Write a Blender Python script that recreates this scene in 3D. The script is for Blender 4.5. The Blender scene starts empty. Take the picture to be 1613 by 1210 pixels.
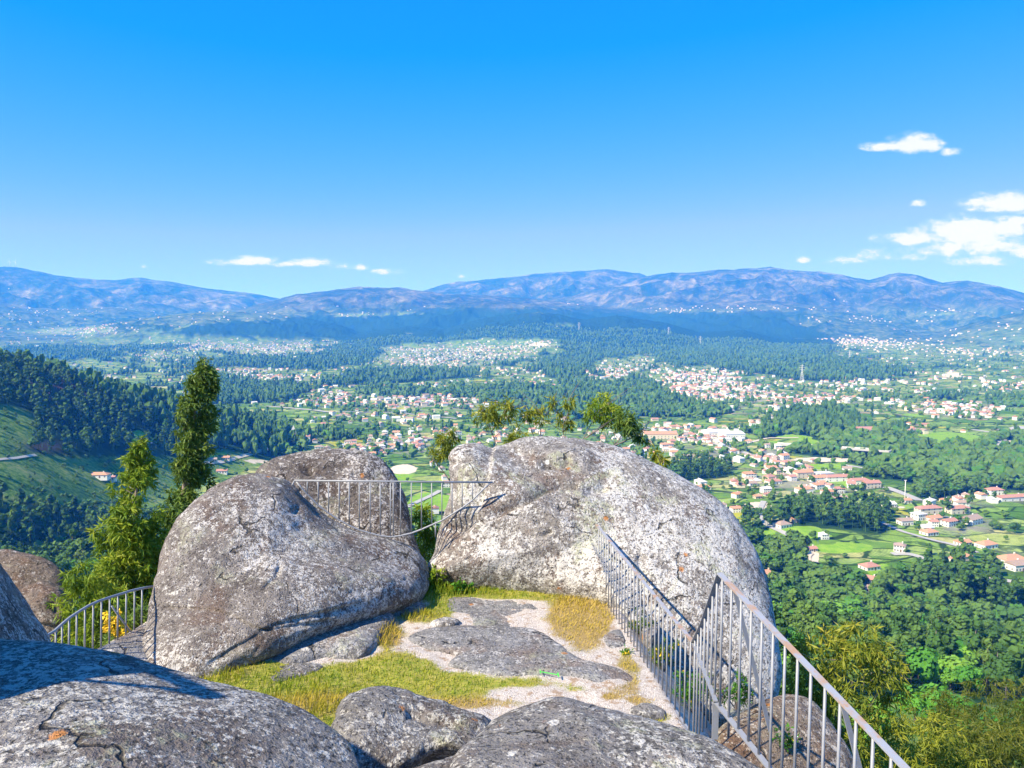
import bpy, math, random
import numpy as np
from mathutils import Vector
R_ = math.radians
SC = bpy.context.scene
COL = SC.collection

# ------------------------------------------------------------------ camera, sky, sun, exposure
F, CX, CY, PITCH = 1242.0, 806.5, 605.0, R_(4.6)
CP, SP = math.cos(PITCH), math.sin(PITCH)
cam_d = bpy.data.cameras.new('camera')
cam_d.sensor_width = 36.0
cam_d.lens = 36.0 * F / 1613.0
cam_d.clip_start, cam_d.clip_end = 0.1, 80000.0
cam = bpy.data.objects.new('camera', cam_d)
COL.objects.link(cam)
cam.location = (0, 0, 0)                      # heights below are measured from the eye
cam.rotation_euler = (R_(90) - PITCH, 0, 0)
SC.camera = cam

SUN = Vector((-0.66, -0.42, 0.74)).normalized()   # towards the sun
SUN_EL = math.asin(SUN.z)
SUN_ROT = math.atan2(SUN.x, SUN.y)
SKY_STRENGTH, SUN_STRENGTH = 0.137, 4.3
HAZE_DENSITY = 1.5e-4
sun_d = bpy.data.lights.new('sun', 'SUN')
sun_d.energy, sun_d.angle, sun_d.color = SUN_STRENGTH, R_(0.5), (1.0, 0.93, 0.82)
sun_o = bpy.data.objects.new('sun', sun_d)
COL.objects.link(sun_o)
sun_o.rotation_euler = SUN.to_track_quat('Z', 'Y').to_euler()

SC.view_settings.view_transform = 'Standard'
SC.view_settings.look = 'None'
SC.view_settings.exposure = 1.08
SC.view_settings.gamma = 1.0
SC.render.engine = 'CYCLES'
SC.cycles.use_denoising = True
SC.cycles.max_bounces = 5
SC.cycles.diffuse_bounces = 2
SC.cycles.glossy_bounces = 1
SC.cycles.transmission_bounces = 2
SC.cycles.volume_bounces = 1
SC.cycles.transparent_max_bounces = 4
SC.cycles.use_adaptive_sampling = True
SC.cycles.adaptive_threshold = 0.015
SC.render.use_persistent_data = False


class NT:
    """small helper that writes node trees"""
    def __init__(s, tree):
        s.t = tree
        tree.nodes.clear()

    def n(s, kind, props=None, **ins):
        nd = s.t.nodes.new(kind)
        for k, v in (props or {}).items():
            setattr(nd, k, v)
        for k, v in ins.items():
            s.put(nd, k, v)
        return nd

    def put(s, nd, k, v):
        sock = nd.inputs[int(k[1:])] if (k[0] == 'i' and k[1:].isdigit()) else nd.inputs[k.replace('_', ' ')]
        if isinstance(v, bpy.types.NodeSocket):
            s.t.links.new(v, sock)
        else:
            if isinstance(v, tuple) and len(v) == 3 and sock.type == 'RGBA':
                v = (*v, 1.0)
            sock.default_value = v

    def math(s, op, a, b=0.0, c=0.0, clamp=False):
        nd = s.n('ShaderNodeMath', {'operation': op, 'use_clamp': clamp}, i0=a, i1=b, i2=c)
        return nd.outputs[0]

    def mix(s, f, a, b, blend='MIX'):
        nd = s.n('ShaderNodeMix', {'data_type': 'RGBA', 'blend_type': blend, 'clamp_factor': True})
        s.put(nd, 'i0', f); s.put(nd, 'i6', a); s.put(nd, 'i7', b)
        return nd.outputs[2]

    def ramp(s, f, stops, interp='LINEAR'):
        nd = s.n('ShaderNodeValToRGB', i0=f)
        cr = nd.color_ramp
        cr.interpolation = interp
        while len(cr.elements) > 1:
            cr.elements.remove(cr.elements[-1])
        for i, (p, c) in enumerate(stops):
            e = cr.elements[0] if i == 0 else cr.elements.new(p)
            e.position = p
            e.color = (c, c, c, 1) if not isinstance(c, tuple) else (*c, 1)
        return nd.outputs[0]

    def noise(s, vec, scale, detail=3.0, rough=0.55, dist=0.0):
        nd = s.n('ShaderNodeTexNoise', Vector=vec, Scale=scale, Detail=detail, Roughness=rough, Distortion=dist)
        return nd.outputs[0]

    def voro(s, vec, scale, feature='F1', rand=1.0):
        return s.n('ShaderNodeTexVoronoi', {'feature': feature}, Vector=vec, Scale=scale, Randomness=rand)

    def mapr(s, v, a, b, c=0.0, d=1.0, smooth=True):
        nd = s.n('ShaderNodeMapRange', {'interpolation_type': 'SMOOTHSTEP' if smooth else 'LINEAR', 'clamp': True},
                 i0=v, i1=a, i2=b, i3=c, i4=d)
        return nd.outputs[0]


# world: Nishita sky, with a few fair-weather clouds low over the mountains
W = bpy.data.worlds.new('World')
SC.world = W
W.use_nodes = True
wt = NT(W.node_tree)
sky = wt.n('ShaderNodeTexSky', {'sky_type': 'NISHITA', 'sun_disc': False, 'sun_elevation': SUN_EL,
                                'sun_rotation': SUN_ROT, 'altitude': 500.0, 'air_density': 1.0,
                                'dust_density': 0.3, 'ozone_density': 2.0})
tinted = wt.n('ShaderNodeHueSaturation', Hue=0.5, Saturation=1.25, Value=1.0, Color=sky.outputs[0]).outputs[0]
# the photograph's deep blue grade of the sky: a softer climb to the horizon in green and blue
tsep = wt.n('ShaderNodeSeparateColor', i0=tinted)
sky_g = wt.math('MULTIPLY', wt.math('POWER', tsep.outputs[1], 0.56), 0.74)
sky_r = wt.math('MINIMUM', wt.math('MAXIMUM', wt.math('MULTIPLY_ADD', tsep.outputs[0], 0.52, -0.42), 0.01), wt.math('MULTIPLY', sky_g, 0.62))
tinted = wt.n('ShaderNodeCombineColor', i0=sky_r, i1=sky_g,
              i2=wt.math('MULTIPLY', wt.math('SQRT', tsep.outputs[2]), 1.85)).outputs[0]
tc = wt.n('ShaderNodeTexCoord')
sep = wt.n('ShaderNodeSeparateXYZ', i0=tc.outputs['Generated'])
dx, dy, dz = sep.outputs
az = wt.math('DIVIDE', dx, wt.math('MAXIMUM', dy, 0.05))           # tan of azimuth
el = wt.math('DIVIDE', dz, wt.math('MAXIMUM', dy, 0.05))           # slope above the horizon
cvec = wt.n('ShaderNodeCombineXYZ', i0=az, i1=wt.math('MULTIPLY', el, 1.9)).outputs[0]
cn1 = wt.noise(cvec, 26.0, 7.0, 0.6)
cn2 = wt.noise(cvec, 9.0, 3.0, 0.5)
cn = wt.math('ADD', wt.math('MULTIPLY', cn1, 0.75), wt.math('MULTIPLY', cn2, 0.35))


def sky_pt(px, py):
    d = Vector((0, CP, -SP)) + Vector((1, 0, 0)) * ((px - CX) / F) + Vector((0, SP, CP)) * ((CY - py) / F)
    return d.x / d.y, d.z / d.y


CLOUDS = [  # px, py, half width, half height, strength
    (1440, 228, 44, 20, 1.0), (1395, 232, 44, 10, .85), (1500, 241, 19, 10, .8), (1447, 322, 15, 8, .8),
    (1590, 322, 70, 19, 1.15), (1560, 330, 50, 10, .9), (1560, 386, 120, 20, .78), (1470, 398, 130, 13, .66), (1530, 366, 70, 28, 1.25), (1440, 376, 62, 16, 1.05), (1585, 362, 42, 20, 1.2),
    (1640, 400, 60, 20, .9), (1500, 392, 60, 10, .75), (1410, 404, 80, 14, .62), (1330, 410, 42, 11, .66), (1540, 412, 90, 12, .7),
    (1265, 410, 14, 8, .7), (395, 413, 64, 10, .95), (445, 416, 40, 8, .8), (490, 415, 46, 9, .95), (540, 421, 30, 9, .7), (565, 422, 16, 8, .8), (610, 429, 36, 7, .62),
    (226, 420, 8, 5, .6), (725, 436, 10, 5, .65)]
tot = None
under = None
for (px, py, hw, hh, st) in CLOUDS:
    a0, e0 = sky_pt(px, py)
    da = wt.math('MULTIPLY', wt.math('SUBTRACT', az, a0), F / hw)
    de = wt.math('MULTIPLY', wt.math('SUBTRACT', el, e0), F / hh)
    up = wt.math('MAXIMUM', de, 0.0)
    dn = wt.math('MULTIPLY', wt.math('MINIMUM', de, 0.0), 1.5)     # flat bases
    de2 = wt.math('ADD', up, dn)
    q = wt.math('ADD', wt.math('MULTIPLY', da, da), wt.math('MULTIPLY', de2, de2))
    g = wt.math('MULTIPLY', wt.math('POWER', 2.718, wt.math('MULTIPLY', q, -0.9)), st)
    tot = g if tot is None else wt.math('MAXIMUM', tot, g)
cn3 = wt.noise(cvec, 70.0, 6.0, 0.65)
dens = wt.math('ADD', wt.math('MULTIPLY', tot, 1.25), wt.math('ADD', wt.math('MULTIPLY', wt.math('SUBTRACT', cn1, 0.5), 2.0), wt.math('MULTIPLY', wt.math('SUBTRACT', cn3, 0.5), 1.1)))
dens = wt.math('MULTIPLY', dens, wt.mapr(tot, 0.08, 0.4))
cmask = wt.mapr(dens, 0.22, 1.1)
cshade = wt.mapr(dens, 0.45, 1.05)
ccol = wt.mix(cshade, (1.9, 2.7, 4.4), (3.5, 3.6, 3.75))
skyc = wt.mix(wt.math('MULTIPLY', cmask, 0.93), tinted, ccol)
bg = wt.n('ShaderNodeBackground', Color=skyc, Strength=SKY_STRENGTH)
wo = wt.n('ShaderNodeOutputWorld', Surface=bg.outputs[0])


# ------------------------------------------------------------------ picture <-> world
def at(px, py, d):
    """point seen at photo pixel (px, py), d metres ahead (along y)"""
    v = np.array([(px - CX) / F, CP + SP * (CY - py) / F, -SP + CP * (CY - py) / F])
    return v * (d / v[1])


def on_level(px, py, z):
    v = np.array([(px - CX) / F, CP + SP * (CY - py) / F, -SP + CP * (CY - py) / F])
    return v * (z / v[2])


def proj(x, y, z):
    dep = np.maximum(y * CP - z * SP, 0.05)
    return CX + F * x / dep, CY - F * (y * SP + z * CP) / dep


# ------------------------------------------------------------------ numpy noise
_rs = np.random.RandomState(7)
_P = np.concatenate([_rs.permutation(256)] * 3)
_G3 = _rs.normal(size=(256, 3)); _G3 /= np.linalg.norm(_G3, axis=1)[:, None]
_G2 = _G3[:, :2] / np.linalg.norm(_G3[:, :2], axis=1)[:, None]


def perlin2(x, y):
    xi, yi = np.floor(x).astype(np.int64), np.floor(y).astype(np.int64)
    xf, yf = x - xi, y - yi
    u, v = xf * xf * xf * (xf * (xf * 6 - 15) + 10), yf * yf * yf * (yf * (yf * 6 - 15) + 10)
    X, Y = xi & 255, yi & 255

    def g(ix, iy, fx, fy):
        k = _P[_P[(X + ix) & 255] + ((Y + iy) & 255)]
        return _G2[k, 0] * fx + _G2[k, 1] * fy
    a = g(0, 0, xf, yf); b = g(1, 0, xf - 1, yf); c = g(0, 1, xf, yf - 1); d = g(1, 1, xf - 1, yf - 1)
    return 1.5 * ((a + u * (b - a)) * (1 - v) + (c + u * (d - c)) * v)


def fbm2(x, y, oct=4, gain=0.5, off=0.0):
    s = np.zeros_like(x, dtype=float); a = 1.0; t = 0
    for o in range(oct):
        s += a * perlin2(x * 2 ** o + 13.7 * o + off, y * 2 ** o + 7.3 * o - off); t += a; a *= gain
    return s / t * 1.3


def perlin3(p):
    i = np.floor(p).astype(np.int64); f = p - i
    w = f * f * f * (f * (f * 6 - 15) + 10)
    I = i & 255
    r = 0
    for dx_ in (0, 1):
        for dy_ in (0, 1):
            for dz_ in (0, 1):
                k = _P[_P[_P[(I[:, 0] + dx_) & 255] + ((I[:, 1] + dy_) & 255)] + ((I[:, 2] + dz_) & 255)]
                d = _G3[k]
                dot = d[:, 0] * (f[:, 0] - dx_) + d[:, 1] * (f[:, 1] - dy_) + d[:, 2] * (f[:, 2] - dz_)
                ww = (w[:, 0] if dx_ else 1 - w[:, 0]) * (w[:, 1] if dy_ else 1 - w[:, 1]) * (w[:, 2] if dz_ else 1 - w[:, 2])
                r = r + dot * ww
    return 1.5 * r


def fbm3(p, oct=4, gain=0.5):
    s = 0; a = 1.0; t = 0
    for o in range(oct):
        s = s + a * perlin3(p * 2 ** o + 5.1 * o); t += a; a *= gain
    return s / t * 1.3


def sstep(x, a, b):
    t = np.clip((x - a) / (b - a), 0, 1)
    return t * t * (3 - 2 * t)


def smax(a, b, k):
    h = np.clip(0.5 + 0.5 * (a - b) / k, 0, 1)
    return b + (a - b) * h + k * h * (1 - h)


# ------------------------------------------------------------------ mesh / object helpers
def mesh_np(name, verts, faces, mats=(), mat_idx=None, attrs=None, smooth=False):
    """faces: list of (n,k) int arrays"""
    me = bpy.data.meshes.new(name)
    verts = np.asarray(verts, dtype=np.float32)
    faces = [np.asarray(f, dtype=np.int32) for f in faces if len(f)]
    me.vertices.add(len(verts)); me.vertices.foreach_set('co', verts.ravel())
    nl = sum(f.size for f in faces); nf = sum(len(f) for f in faces)
    me.loops.add(nl); me.loops.foreach_set('vertex_index', np.concatenate([f.ravel() for f in faces]))
    st = []; o = 0
    for f in faces:
        k = f.shape[1]; st.append(o + np.arange(len(f)) * k); o += f.size
    me.polygons.add(nf)
    me.polygons.foreach_set('loop_start', np.concatenate(st).astype(np.int32))
    for m in mats:
        me.materials.append(m)
    if mat_idx is not None:
        me.polygons.foreach_set('material_index', np.asarray(mat_idx, dtype=np.int32))
    me.polygons.foreach_set('use_smooth', np.full(nf, smooth, dtype=bool))
    for k, v in (attrs or {}).items():
        a = me.attributes.new(k, 'FLOAT', 'POINT'); a.data.foreach_set('value', np.asarray(v, dtype=np.float32))
    me.update(calc_edges=True)
    me.validate()
    return me


def link(name, me, parent=None, loc=None, rotz=None):
    o = bpy.data.objects.new(name, me)
    COL.objects.link(o)
    if parent is not None:
        o.parent = parent
    if loc is not None:
        o.location = loc
    if rotz is not None:
        o.rotation_euler = (0, 0, rotz)
    return o


def tag(o, label=None, cat=None, group=None, kind=None):
    if label: o['label'] = label
    if cat: o['category'] = cat
    if group: o['group'] = group
    if kind: o['kind'] = kind
    return o


def empty(name, loc=(0, 0, 0), rotz=0.0):
    o = bpy.data.objects.new(name, None)
    COL.objects.link(o)
    o.location = loc; o.rotation_euler = (0, 0, rotz); o.empty_display_size = 0.2
    return o


class MB:
    """collects polygons for one mesh"""
    def __init__(s):
        s.v = []; s.f = {}; s.n = 0; s.m = []; s.fm = {}

    def add(s, v, f, mi=0):
        v = np.asarray(v, float); f = np.asarray(f, int)
        if f.ndim == 1: f = f[None]
        k = f.shape[1]
        s.f.setdefault(k, []).append(f + s.n); s.fm.setdefault(k, []).append(np.full(len(f), mi))
        s.v.append(v); s.n += len(v)

    def box(s, c, size, rot=0.0, mi=0):
        x, y, z = np.array(size) / 2
        v = np.array([(-x, -y, -z), (x, -y, -z), (x, y, -z), (-x, y, -z), (-x, -y, z), (x, -y, z), (x, y, z), (-x, y, z)])
        ca, sa = math.cos(rot), math.sin(rot)
        v = np.stack([v[:, 0] * ca - v[:, 1] * sa, v[:, 0] * sa + v[:, 1] * ca, v[:, 2]], 1) + np.array(c)
        s.add(v, [(0, 3, 2, 1), (4, 5, 6, 7), (0, 1, 5, 4), (1, 2, 6, 5), (2, 3, 7, 6), (3, 0, 4, 7)], mi)

    def tube(s, pts, rad, n=8, cap=True, mi=0):
        pts = np.asarray(pts, float); m = len(pts)
        rad = np.broadcast_to(np.asarray(rad, float), (m,))
        tan = np.gradient(pts, axis=0); tan /= np.linalg.norm(tan, axis=1)[:, None] + 1e-9
        ref = np.array([0.0, 0, 1]) if abs(tan[0][2]) < 0.9 else np.array([1.0, 0, 0])
        rings = []
        for i in range(m):
            a = np.cross(tan[i], ref); a /= np.linalg.norm(a) + 1e-9
            b = np.cross(tan[i], a)
            ref = np.cross(a, tan[i])
            th = np.arange(n) * 2 * math.pi / n
            rings.append(pts[i] + rad[i] * (np.cos(th)[:, None] * a + np.sin(th)[:, None] * b))
        v = np.concatenate(rings)
        q = []
        for i in range(m - 1):
            for j in range(n):
                q.append((i * n + j, i * n + (j + 1) % n, (i + 1) * n + (j + 1) % n, (i + 1) * n + j))
        s.add(v, q, mi)
        if cap:
            base = s.n - len(v)
            s.f.setdefault(n, []).append(np.array([[base + j for j in range(n)][::-1]])); s.fm.setdefault(n, []).append(np.full(1, mi))
            s.f.setdefault(n, []).append(np.array([[base + (m - 1) * n + j for j in range(n)]])); s.fm.setdefault(n, []).append(np.full(1, mi))

    def bar(s, a, b, w, t, side, mi=0):
        """flat bar from a to b, w across `side`, t the other way"""
        a = np.asarray(a, float); b = np.asarray(b, float); d = b - a; d /= np.linalg.norm(d)
        sd = np.asarray(side, float); sd = sd - d * sd.dot(d); sd /= np.linalg.norm(sd)
        up = np.cross(d, sd)
        v = []
        for p in (a, b):
            for i, j in ((-1, -1), (1, -1), (1, 1), (-1, 1)):
                v.append(p + sd * w / 2 * i + up * t / 2 * j)
        s.add(v, [(0, 1, 2, 3), (4, 7, 6, 5), (0, 4, 5, 1), (1, 5, 6, 2), (2, 6, 7, 3), (3, 7, 4, 0)], mi)

    def mesh(s, name, mats, smooth=False, attrs=None):
        fs, fm = [], []
        for k in s.f:
            fs.append(np.concatenate(s.f[k])); fm.append(np.concatenate(s.fm[k]))
        return mesh_np(name, np.concatenate(s.v), fs, mats, np.concatenate(fm), attrs, smooth)


# ------------------------------------------------------------------ materials
def new_mat(name):
    m = bpy.data.materials.new(name)
    m.use_nodes = True
    return m, NT(m.node_tree)


def plain(name, col, rough=0.7, metal=0.0, var=0.0, scale=3.0, rnd=0.0):
    m, t = new_mat(name)
    c = col
    pos = t.n('ShaderNodeNewGeometry').outputs['Position']
    if var:
        nz = t.noise(pos, scale, 5.0, 0.6)
        c = t.mix(nz, tuple(x * (1 - var) for x in col), tuple(min(1, x * (1 + var)) for x in col))
    if rnd:
        ob = t.n('ShaderNodeObjectInfo').outputs['Random']
        c = t.n('ShaderNodeHueSaturation', Hue=t.math('ADD', 0.5 - rnd * .03, t.math('MULTIPLY', ob, rnd * .06)),
                Value=t.mapr(ob, 0, 1, 1 - rnd, 1 + rnd, False), Color=c).outputs[0]
    b = t.n('ShaderNodeBsdfPrincipled', Base_Color=c, Roughness=rough, Metallic=metal)
    t.n('ShaderNodeOutputMaterial', Surface=b.outputs[0])
    return m


def rock_mat(name, dark, mid, pale, lichen=0.5, rust=0.2, pale_amt=0.5, speck=1.0, stretch=None):
    m, t = new_mat(name)
    geo = t.n('ShaderNodeNewGeometry')
    pos = geo.outputs['Position']
    if stretch:
        pos = t.n('ShaderNodeVectorMath', {'operation': 'MULTIPLY'}, i0=pos, i1=stretch).outputs[0]
    big = t.noise(pos, 0.75, 4.0, 0.55)
    med = t.noise(pos, 2.6, 5.0, 0.62)
    fine = t.noise(pos, 16.0, 5.0, 0.7)
    grain = t.noise(pos, 48.0 * speck, 3.0, 0.6)
    # weathered base: brown-black algae crust against grey granite
    base = t.ramp(t.math('ADD', t.math('MULTIPLY', med, 0.55), t.math('MULTIPLY', fine, 0.45)),
                  [(0.32, dark), (0.5, mid), (0.68, tuple(x * 1.35 for x in mid))])
    brown = t.mapr(t.noise(pos, 1.7, 4.0, 0.6, 0.6), 0.48, 0.66)
    base = t.mix(t.math('MULTIPLY', brown, 0.55), base, (dark[0] * 1.9, dark[1] * 1.35, dark[2] * 1.05))
    # white crustose lichen: dense specks whose amount follows a broad pattern
    sp = t.math('ADD', t.math('MULTIPLY', t.noise(pos, 11.0 * speck, 6.0, 0.78), 0.62), t.math('MULTIPLY', t.noise(pos, 34.0 * speck, 3.0, 0.7), 0.38))
    broad = t.math('ADD', t.math('MULTIPLY', big, 0.7), t.math('MULTIPLY', t.noise(pos, 4.2, 4.0, 0.6), 0.3))
    thr = t.mapr(broad, 0.39, 0.61, 0.605 - 0.05 * pale_amt, 0.56 - 0.11 * pale_amt)
    speckm = t.mapr(t.math('SUBTRACT', sp, thr), -0.022, 0.03)
    c = t.mix(t.math('MULTIPLY', speckm, 0.88), base, t.mix(grain, tuple(x * .72 for x in pale), tuple(min(.85, x * 1.2) for x in pale)))
    dots = t.mapr(t.math('SUBTRACT', t.noise(pos, 24.0 * speck, 3.0, 0.7), 0.5), 0.07, 0.115)
    c = t.mix(t.math('MULTIPLY', dots, 0.8), c, tuple(x * .7 for x in dark))
    # round lichen rosettes
    v1 = t.voro(pos, 3.2)
    dist = t.math('ADD', v1.outputs['Distance'], t.math('MULTIPLY', t.math('SUBTRACT', fine, 0.5), 0.22))
    keep = t.mapr(t.n('ShaderNodeSeparateColor', i0=v1.outputs['Color']).outputs[0], 0.80, 0.82)
    spot = t.math('MULTIPLY', t.mapr(dist, 0.17, 0.12), keep)
    c = t.mix(t.math('MULTIPLY', spot, 0.85), c, tuple(min(.8, x * 1.1) for x in pale))
    # yellow-green map lichen in broad soft patches
    g = t.math('MULTIPLY', t.mapr(t.noise(pos, 1.3, 5.0, 0.65, 0.8), 0.55, 0.66), t.mapr(fine, 0.40, 0.58))
    c = t.mix(t.math('MULTIPLY', g, lichen), c, (0.42, 0.43, 0.27))
    # rusty and orange stains
    rn = t.math('MULTIPLY', t.mapr(t.noise(pos, 2.1, 5.0, 0.7, 0.3), 0.62, 0.72), t.mapr(fine, 0.42, 0.6))
    c = t.mix(t.math('MULTIPLY', rn, rust), c, (0.30, 0.13, 0.055))
    v2 = t.voro(pos, 5.0)
    ok = t.mapr(t.n('ShaderNodeSeparateColor', i0=v2.outputs['Color']).outputs[1], 0.965, 0.97)
    orange = t.math('MULTIPLY', t.mapr(t.math('ADD', v2.outputs['Distance'], t.math('MULTIPLY', t.math('SUBTRACT', grain, .5), .4)), 0.24, 0.16), ok)
    c = t.mix(t.math('MULTIPLY', orange, 0.8), c, (0.52, 0.20, 0.04))
    # pits
    pit = t.mapr(t.noise(pos, 30.0, 2.0, 0.5), 0.30, 0.37, 1.0, 0.0)
    c = t.mix(t.math('MULTIPLY', pit, 0.7), c, (0.035, 0.030, 0.028))
    # weathering cracks and dark runs of water
    wp = t.n('ShaderNodeVectorMath', {'operation': 'MULTIPLY_ADD'}, i0=t.n('ShaderNodeTexNoise', Vector=pos, Scale=1.6, Detail=4.0).outputs[1], i1=(.9, .9, .9), i2=pos).outputs[0]
    ck = t.voro(wp, 0.55, 'DISTANCE_TO_EDGE')
    crack = t.math('MULTIPLY', t.mapr(t.math('ADD', ck.outputs[0], t.math('MULTIPLY', fine, .012)), .016, .008), t.mapr(med, .50, .58))
    c = t.mix(t.math('MULTIPLY', crack, 0.8), c, (0.03, 0.026, 0.023))
    sx = t.n('ShaderNodeVectorMath', {'operation': 'MULTIPLY'}, i0=pos, i1=(2.4, 2.4, .35)).outputs[0]
    run = t.mapr(t.noise(sx, 1.0, 4.0, .6), .58, .70)
    c = t.mix(t.math('MULTIPLY', run, 0.4), c, tuple(x * 1.1 for x in dark))
    h = t.math('ADD', t.math('MULTIPLY', fine, 0.6), t.math('ADD', t.math('MULTIPLY', grain, 0.25), t.math('MULTIPLY', med, 1.2)))
    h = t.math('SUBTRACT', h, t.math('ADD', t.math('MULTIPLY', pit, 0.3), t.math('MULTIPLY', crack, 0.8)))
    bp = t.n('ShaderNodeBump', Strength=0.95, Distance=0.075, Height=h)
    b = t.n('ShaderNodeBsdfPrincipled', Base_Color=c, Roughness=0.93, Normal=bp.outputs[0])
    b.inputs['Specular IOR Level'].default_value = 0.2
    t.n('ShaderNodeOutputMaterial', Surface=b.outputs[0])
    return m


def leaf_mat(name, stops, trans=0.25, use_attr=None, patch=0.0, rough=0.55):
    """foliage: colour runs over `stops` by object / attribute random plus noise"""
    m, t = new_mat(name)
    pos = t.n('ShaderNodeNewGeometry').outputs['Position']
    if use_attr:
        rnd = t.n('ShaderNodeAttribute', {'attribute_name': use_attr}).outputs['Fac']
    else:
        rnd = t.n('ShaderNodeObjectInfo').outputs['Random']
    if patch:
        nz = t.noise(pos, patch, 2.0, 0.6)
        f = t.math('ADD', t.math('MULTIPLY', rnd, 0.55), t.math('MULTIPLY', nz, 0.45))
    else:
        f = rnd
    c = t.ramp(f, stops)
    d = t.n('ShaderNodeBsdfPrincipled', Base_Color=c, Roughness=rough)
    d.inputs['Specular IOR Level'].default_value = 0.25
    tr = t.n('ShaderNodeBsdfTranslucent', Color=t.mix(0.5, c, (0.30, 0.40, 0.03)))
    mx = t.n('ShaderNodeMixShader', i0=trans, i1=d.outputs[0], i2=tr.outputs[0])
    t.n('ShaderNodeOutputMaterial', Surface=mx.outputs[0])
    return m


M = {}
M['rock_pale'] = rock_mat('granite_pale', (0.085, 0.072, 0.062), (0.265, 0.240, 0.218), (0.66, 0.63, 0.585), 0.6, 0.35, 1.0, .95)
M['rock_speck'] = rock_mat('granite_speckled', (0.068, 0.056, 0.050), (0.225, 0.198, 0.178), (0.64, 0.605, 0.56), 0.35, 0.45, 0.72, 1.25)
M['rock_dark'] = rock_mat('granite_dark', (0.040, 0.033, 0.030), (0.150, 0.126, 0.110), (0.58, 0.54, 0.50), 0.3, 0.45, 0.55, .95)
M['rock_grey'] = rock_mat('granite_grey', (0.055, 0.052, 0.050), (0.205, 0.192, 0.184), (0.56, 0.535, 0.49), 0.6, 0.4, 0.55)
M['rock_slab'] = rock_mat('granite_slab', (0.11, 0.105, 0.102), (0.245, 0.236, 0.232), (0.56, 0.53, 0.50), 0.4, 0.3, 0.40, 1.0)
M['rock_brown'] = rock_mat('granite_brown', (0.07, 0.048, 0.034), (0.20, 0.155, 0.12), (0.50, 0.44, 0.37), 0.3, 0.9, 0.6)

# galvanised steel with rust on the worn top edges
m, t = new_mat('galvanised_steel')
pos = t.n('ShaderNodeNewGeometry').outputs['Position']
nz = t.noise(pos, 5.0, 5.0, 0.65)
c = t.mix(t.noise(pos, 22.0, 3.0), (0.24, 0.245, 0.26), (0.35, 0.355, 0.37))
b = t.n('ShaderNodeBsdfPrincipled', Base_Color=c, Roughness=0.55, Metallic=0.15)
t.n('ShaderNodeOutputMaterial', Surface=b.outputs[0])
M['steel'] = m
m, t = new_mat('worn_steel')
pos = t.n('ShaderNodeNewGeometry').outputs['Position']
rust = t.mapr(t.noise(pos, 4.0, 6.0, 0.7), 0.46, 0.62)
c = t.mix(rust, (0.36, 0.37, 0.40), (0.44, 0.28, 0.18))
b = t.n('ShaderNodeBsdfPrincipled', Base_Color=c, Roughness=0.6, Metallic=0.2)
t.n('ShaderNodeOutputMaterial', Surface=b.outputs[0])
M['steel_worn'] = m


# ------------------------------------------------------------------ the land
def prof(u, pts):
    a = np.array(pts, float)
    return np.interp(u, a[:, 0], a[:, 1])


RN = [0, 8, 14, 20, 50, 100, 200, 300, 450, 600, 5000]
PN_R = [-7.5, -8, -10, -14, -29, -51, -90, -126, -163, -182, -260]       # slope below the viewpoint, east side
PN_L = [-7.5, -8, -10, -14, -27, -45, -76, -104, -135, -165, -300]       # and west side

# mountain ridges: distance, front width, back width, crest line in photo pixels, roughness
RIDGES = [
    (12000, 3600, 2500, [(-500, 425), (-300, 425), (0, 421), (40, 423), (90, 433), (150, 441), (195, 442), (225, 438), (270, 444), (330, 455), (390, 461), (425, 467), (500, 482), (600, 505), (700, 560)], .05),
    (8600, 2600, 2000, [(150, 560), (250, 512), (330, 500), (400, 482), (470, 463), (520, 459), (570, 452), (620, 453), (660, 458), (700, 463), (760, 465), (830, 470), (900, 478), (1000, 490), (1100, 510), (1200, 560)], .07),
    (11800, 3000, 2500, [(500, 560), (600, 480), (680, 454), (720, 444), (760, 442), (790, 438), (860, 430), (900, 429), (960, 425), (1005, 431), (1030, 441), (1100, 458), (1250, 520)], .05),
    (10600, 3600, 2500, [(700, 520), (800, 475), (900, 464), (980, 446), (1010, 438), (1050, 430), (1100, 428), (1160, 424), (1210, 421), (1250, 426), (1300, 430), (1345, 439), (1365, 441), (1410, 431), (1440, 433), (1480, 445), (1520, 442), (1570, 451), (1613, 463), (1750, 480), (2200, 490)], .06),
    (6000, 1900, 2500, [(380, 580), (450, 545), (560, 530), (640, 516), (700, 521), (760, 504), (850, 492), (920, 506), (970, 499), (1050, 511), (1100, 526), (1170, 522), (1250, 543), (1330, 566), (1400, 592), (1480, 640)], .13),
    (6600, 1500, 1500, [(60, 560), (150, 514), (220, 503), (290, 494), (350, 490), (420, 494), (480, 502), (540, 515), (600, 540), (700, 600)], .06),
    (7200, 2200, 2500, [(1330, 600), (1400, 546), (1480, 524), (1540, 507), (1613, 492), (1750, 478), (2200, 470)], .10),
    (8300, 2300, 1800, [(900, 560), (960, 516), (1040, 490), (1120, 476), (1200, 472), (1290, 482), (1380, 500), (1450, 520), (1520, 560)], .12),
    (7500, 1900, 1600, [(470, 560), (530, 518), (600, 494), (680, 481), (760, 473), (840, 478), (920, 496), (1000, 520), (1050, 560)], .12),
    (9200, 2400, 1800, [(-400, 480), (0, 478), (90, 488), (180, 484), (260, 494), (340, 512), (420, 560)], .12),
    (4300, 900, 1100, [(600, 620), (680, 575), (760, 556), (860, 537), (930, 548), (1000, 575), (1060, 620)], .05),
]


def soft_prof(u, pts, w=70.0):
    return sum(k * prof(u + o * w, pts) for o, k in ((-1, .12), (-.5, .23), (0, .30), (.5, .23), (1, .12)))


def colx(x, y):
    t = np.clip(x / np.maximum(y, 1.0), -3, 3)
    return CX + F * t


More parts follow.
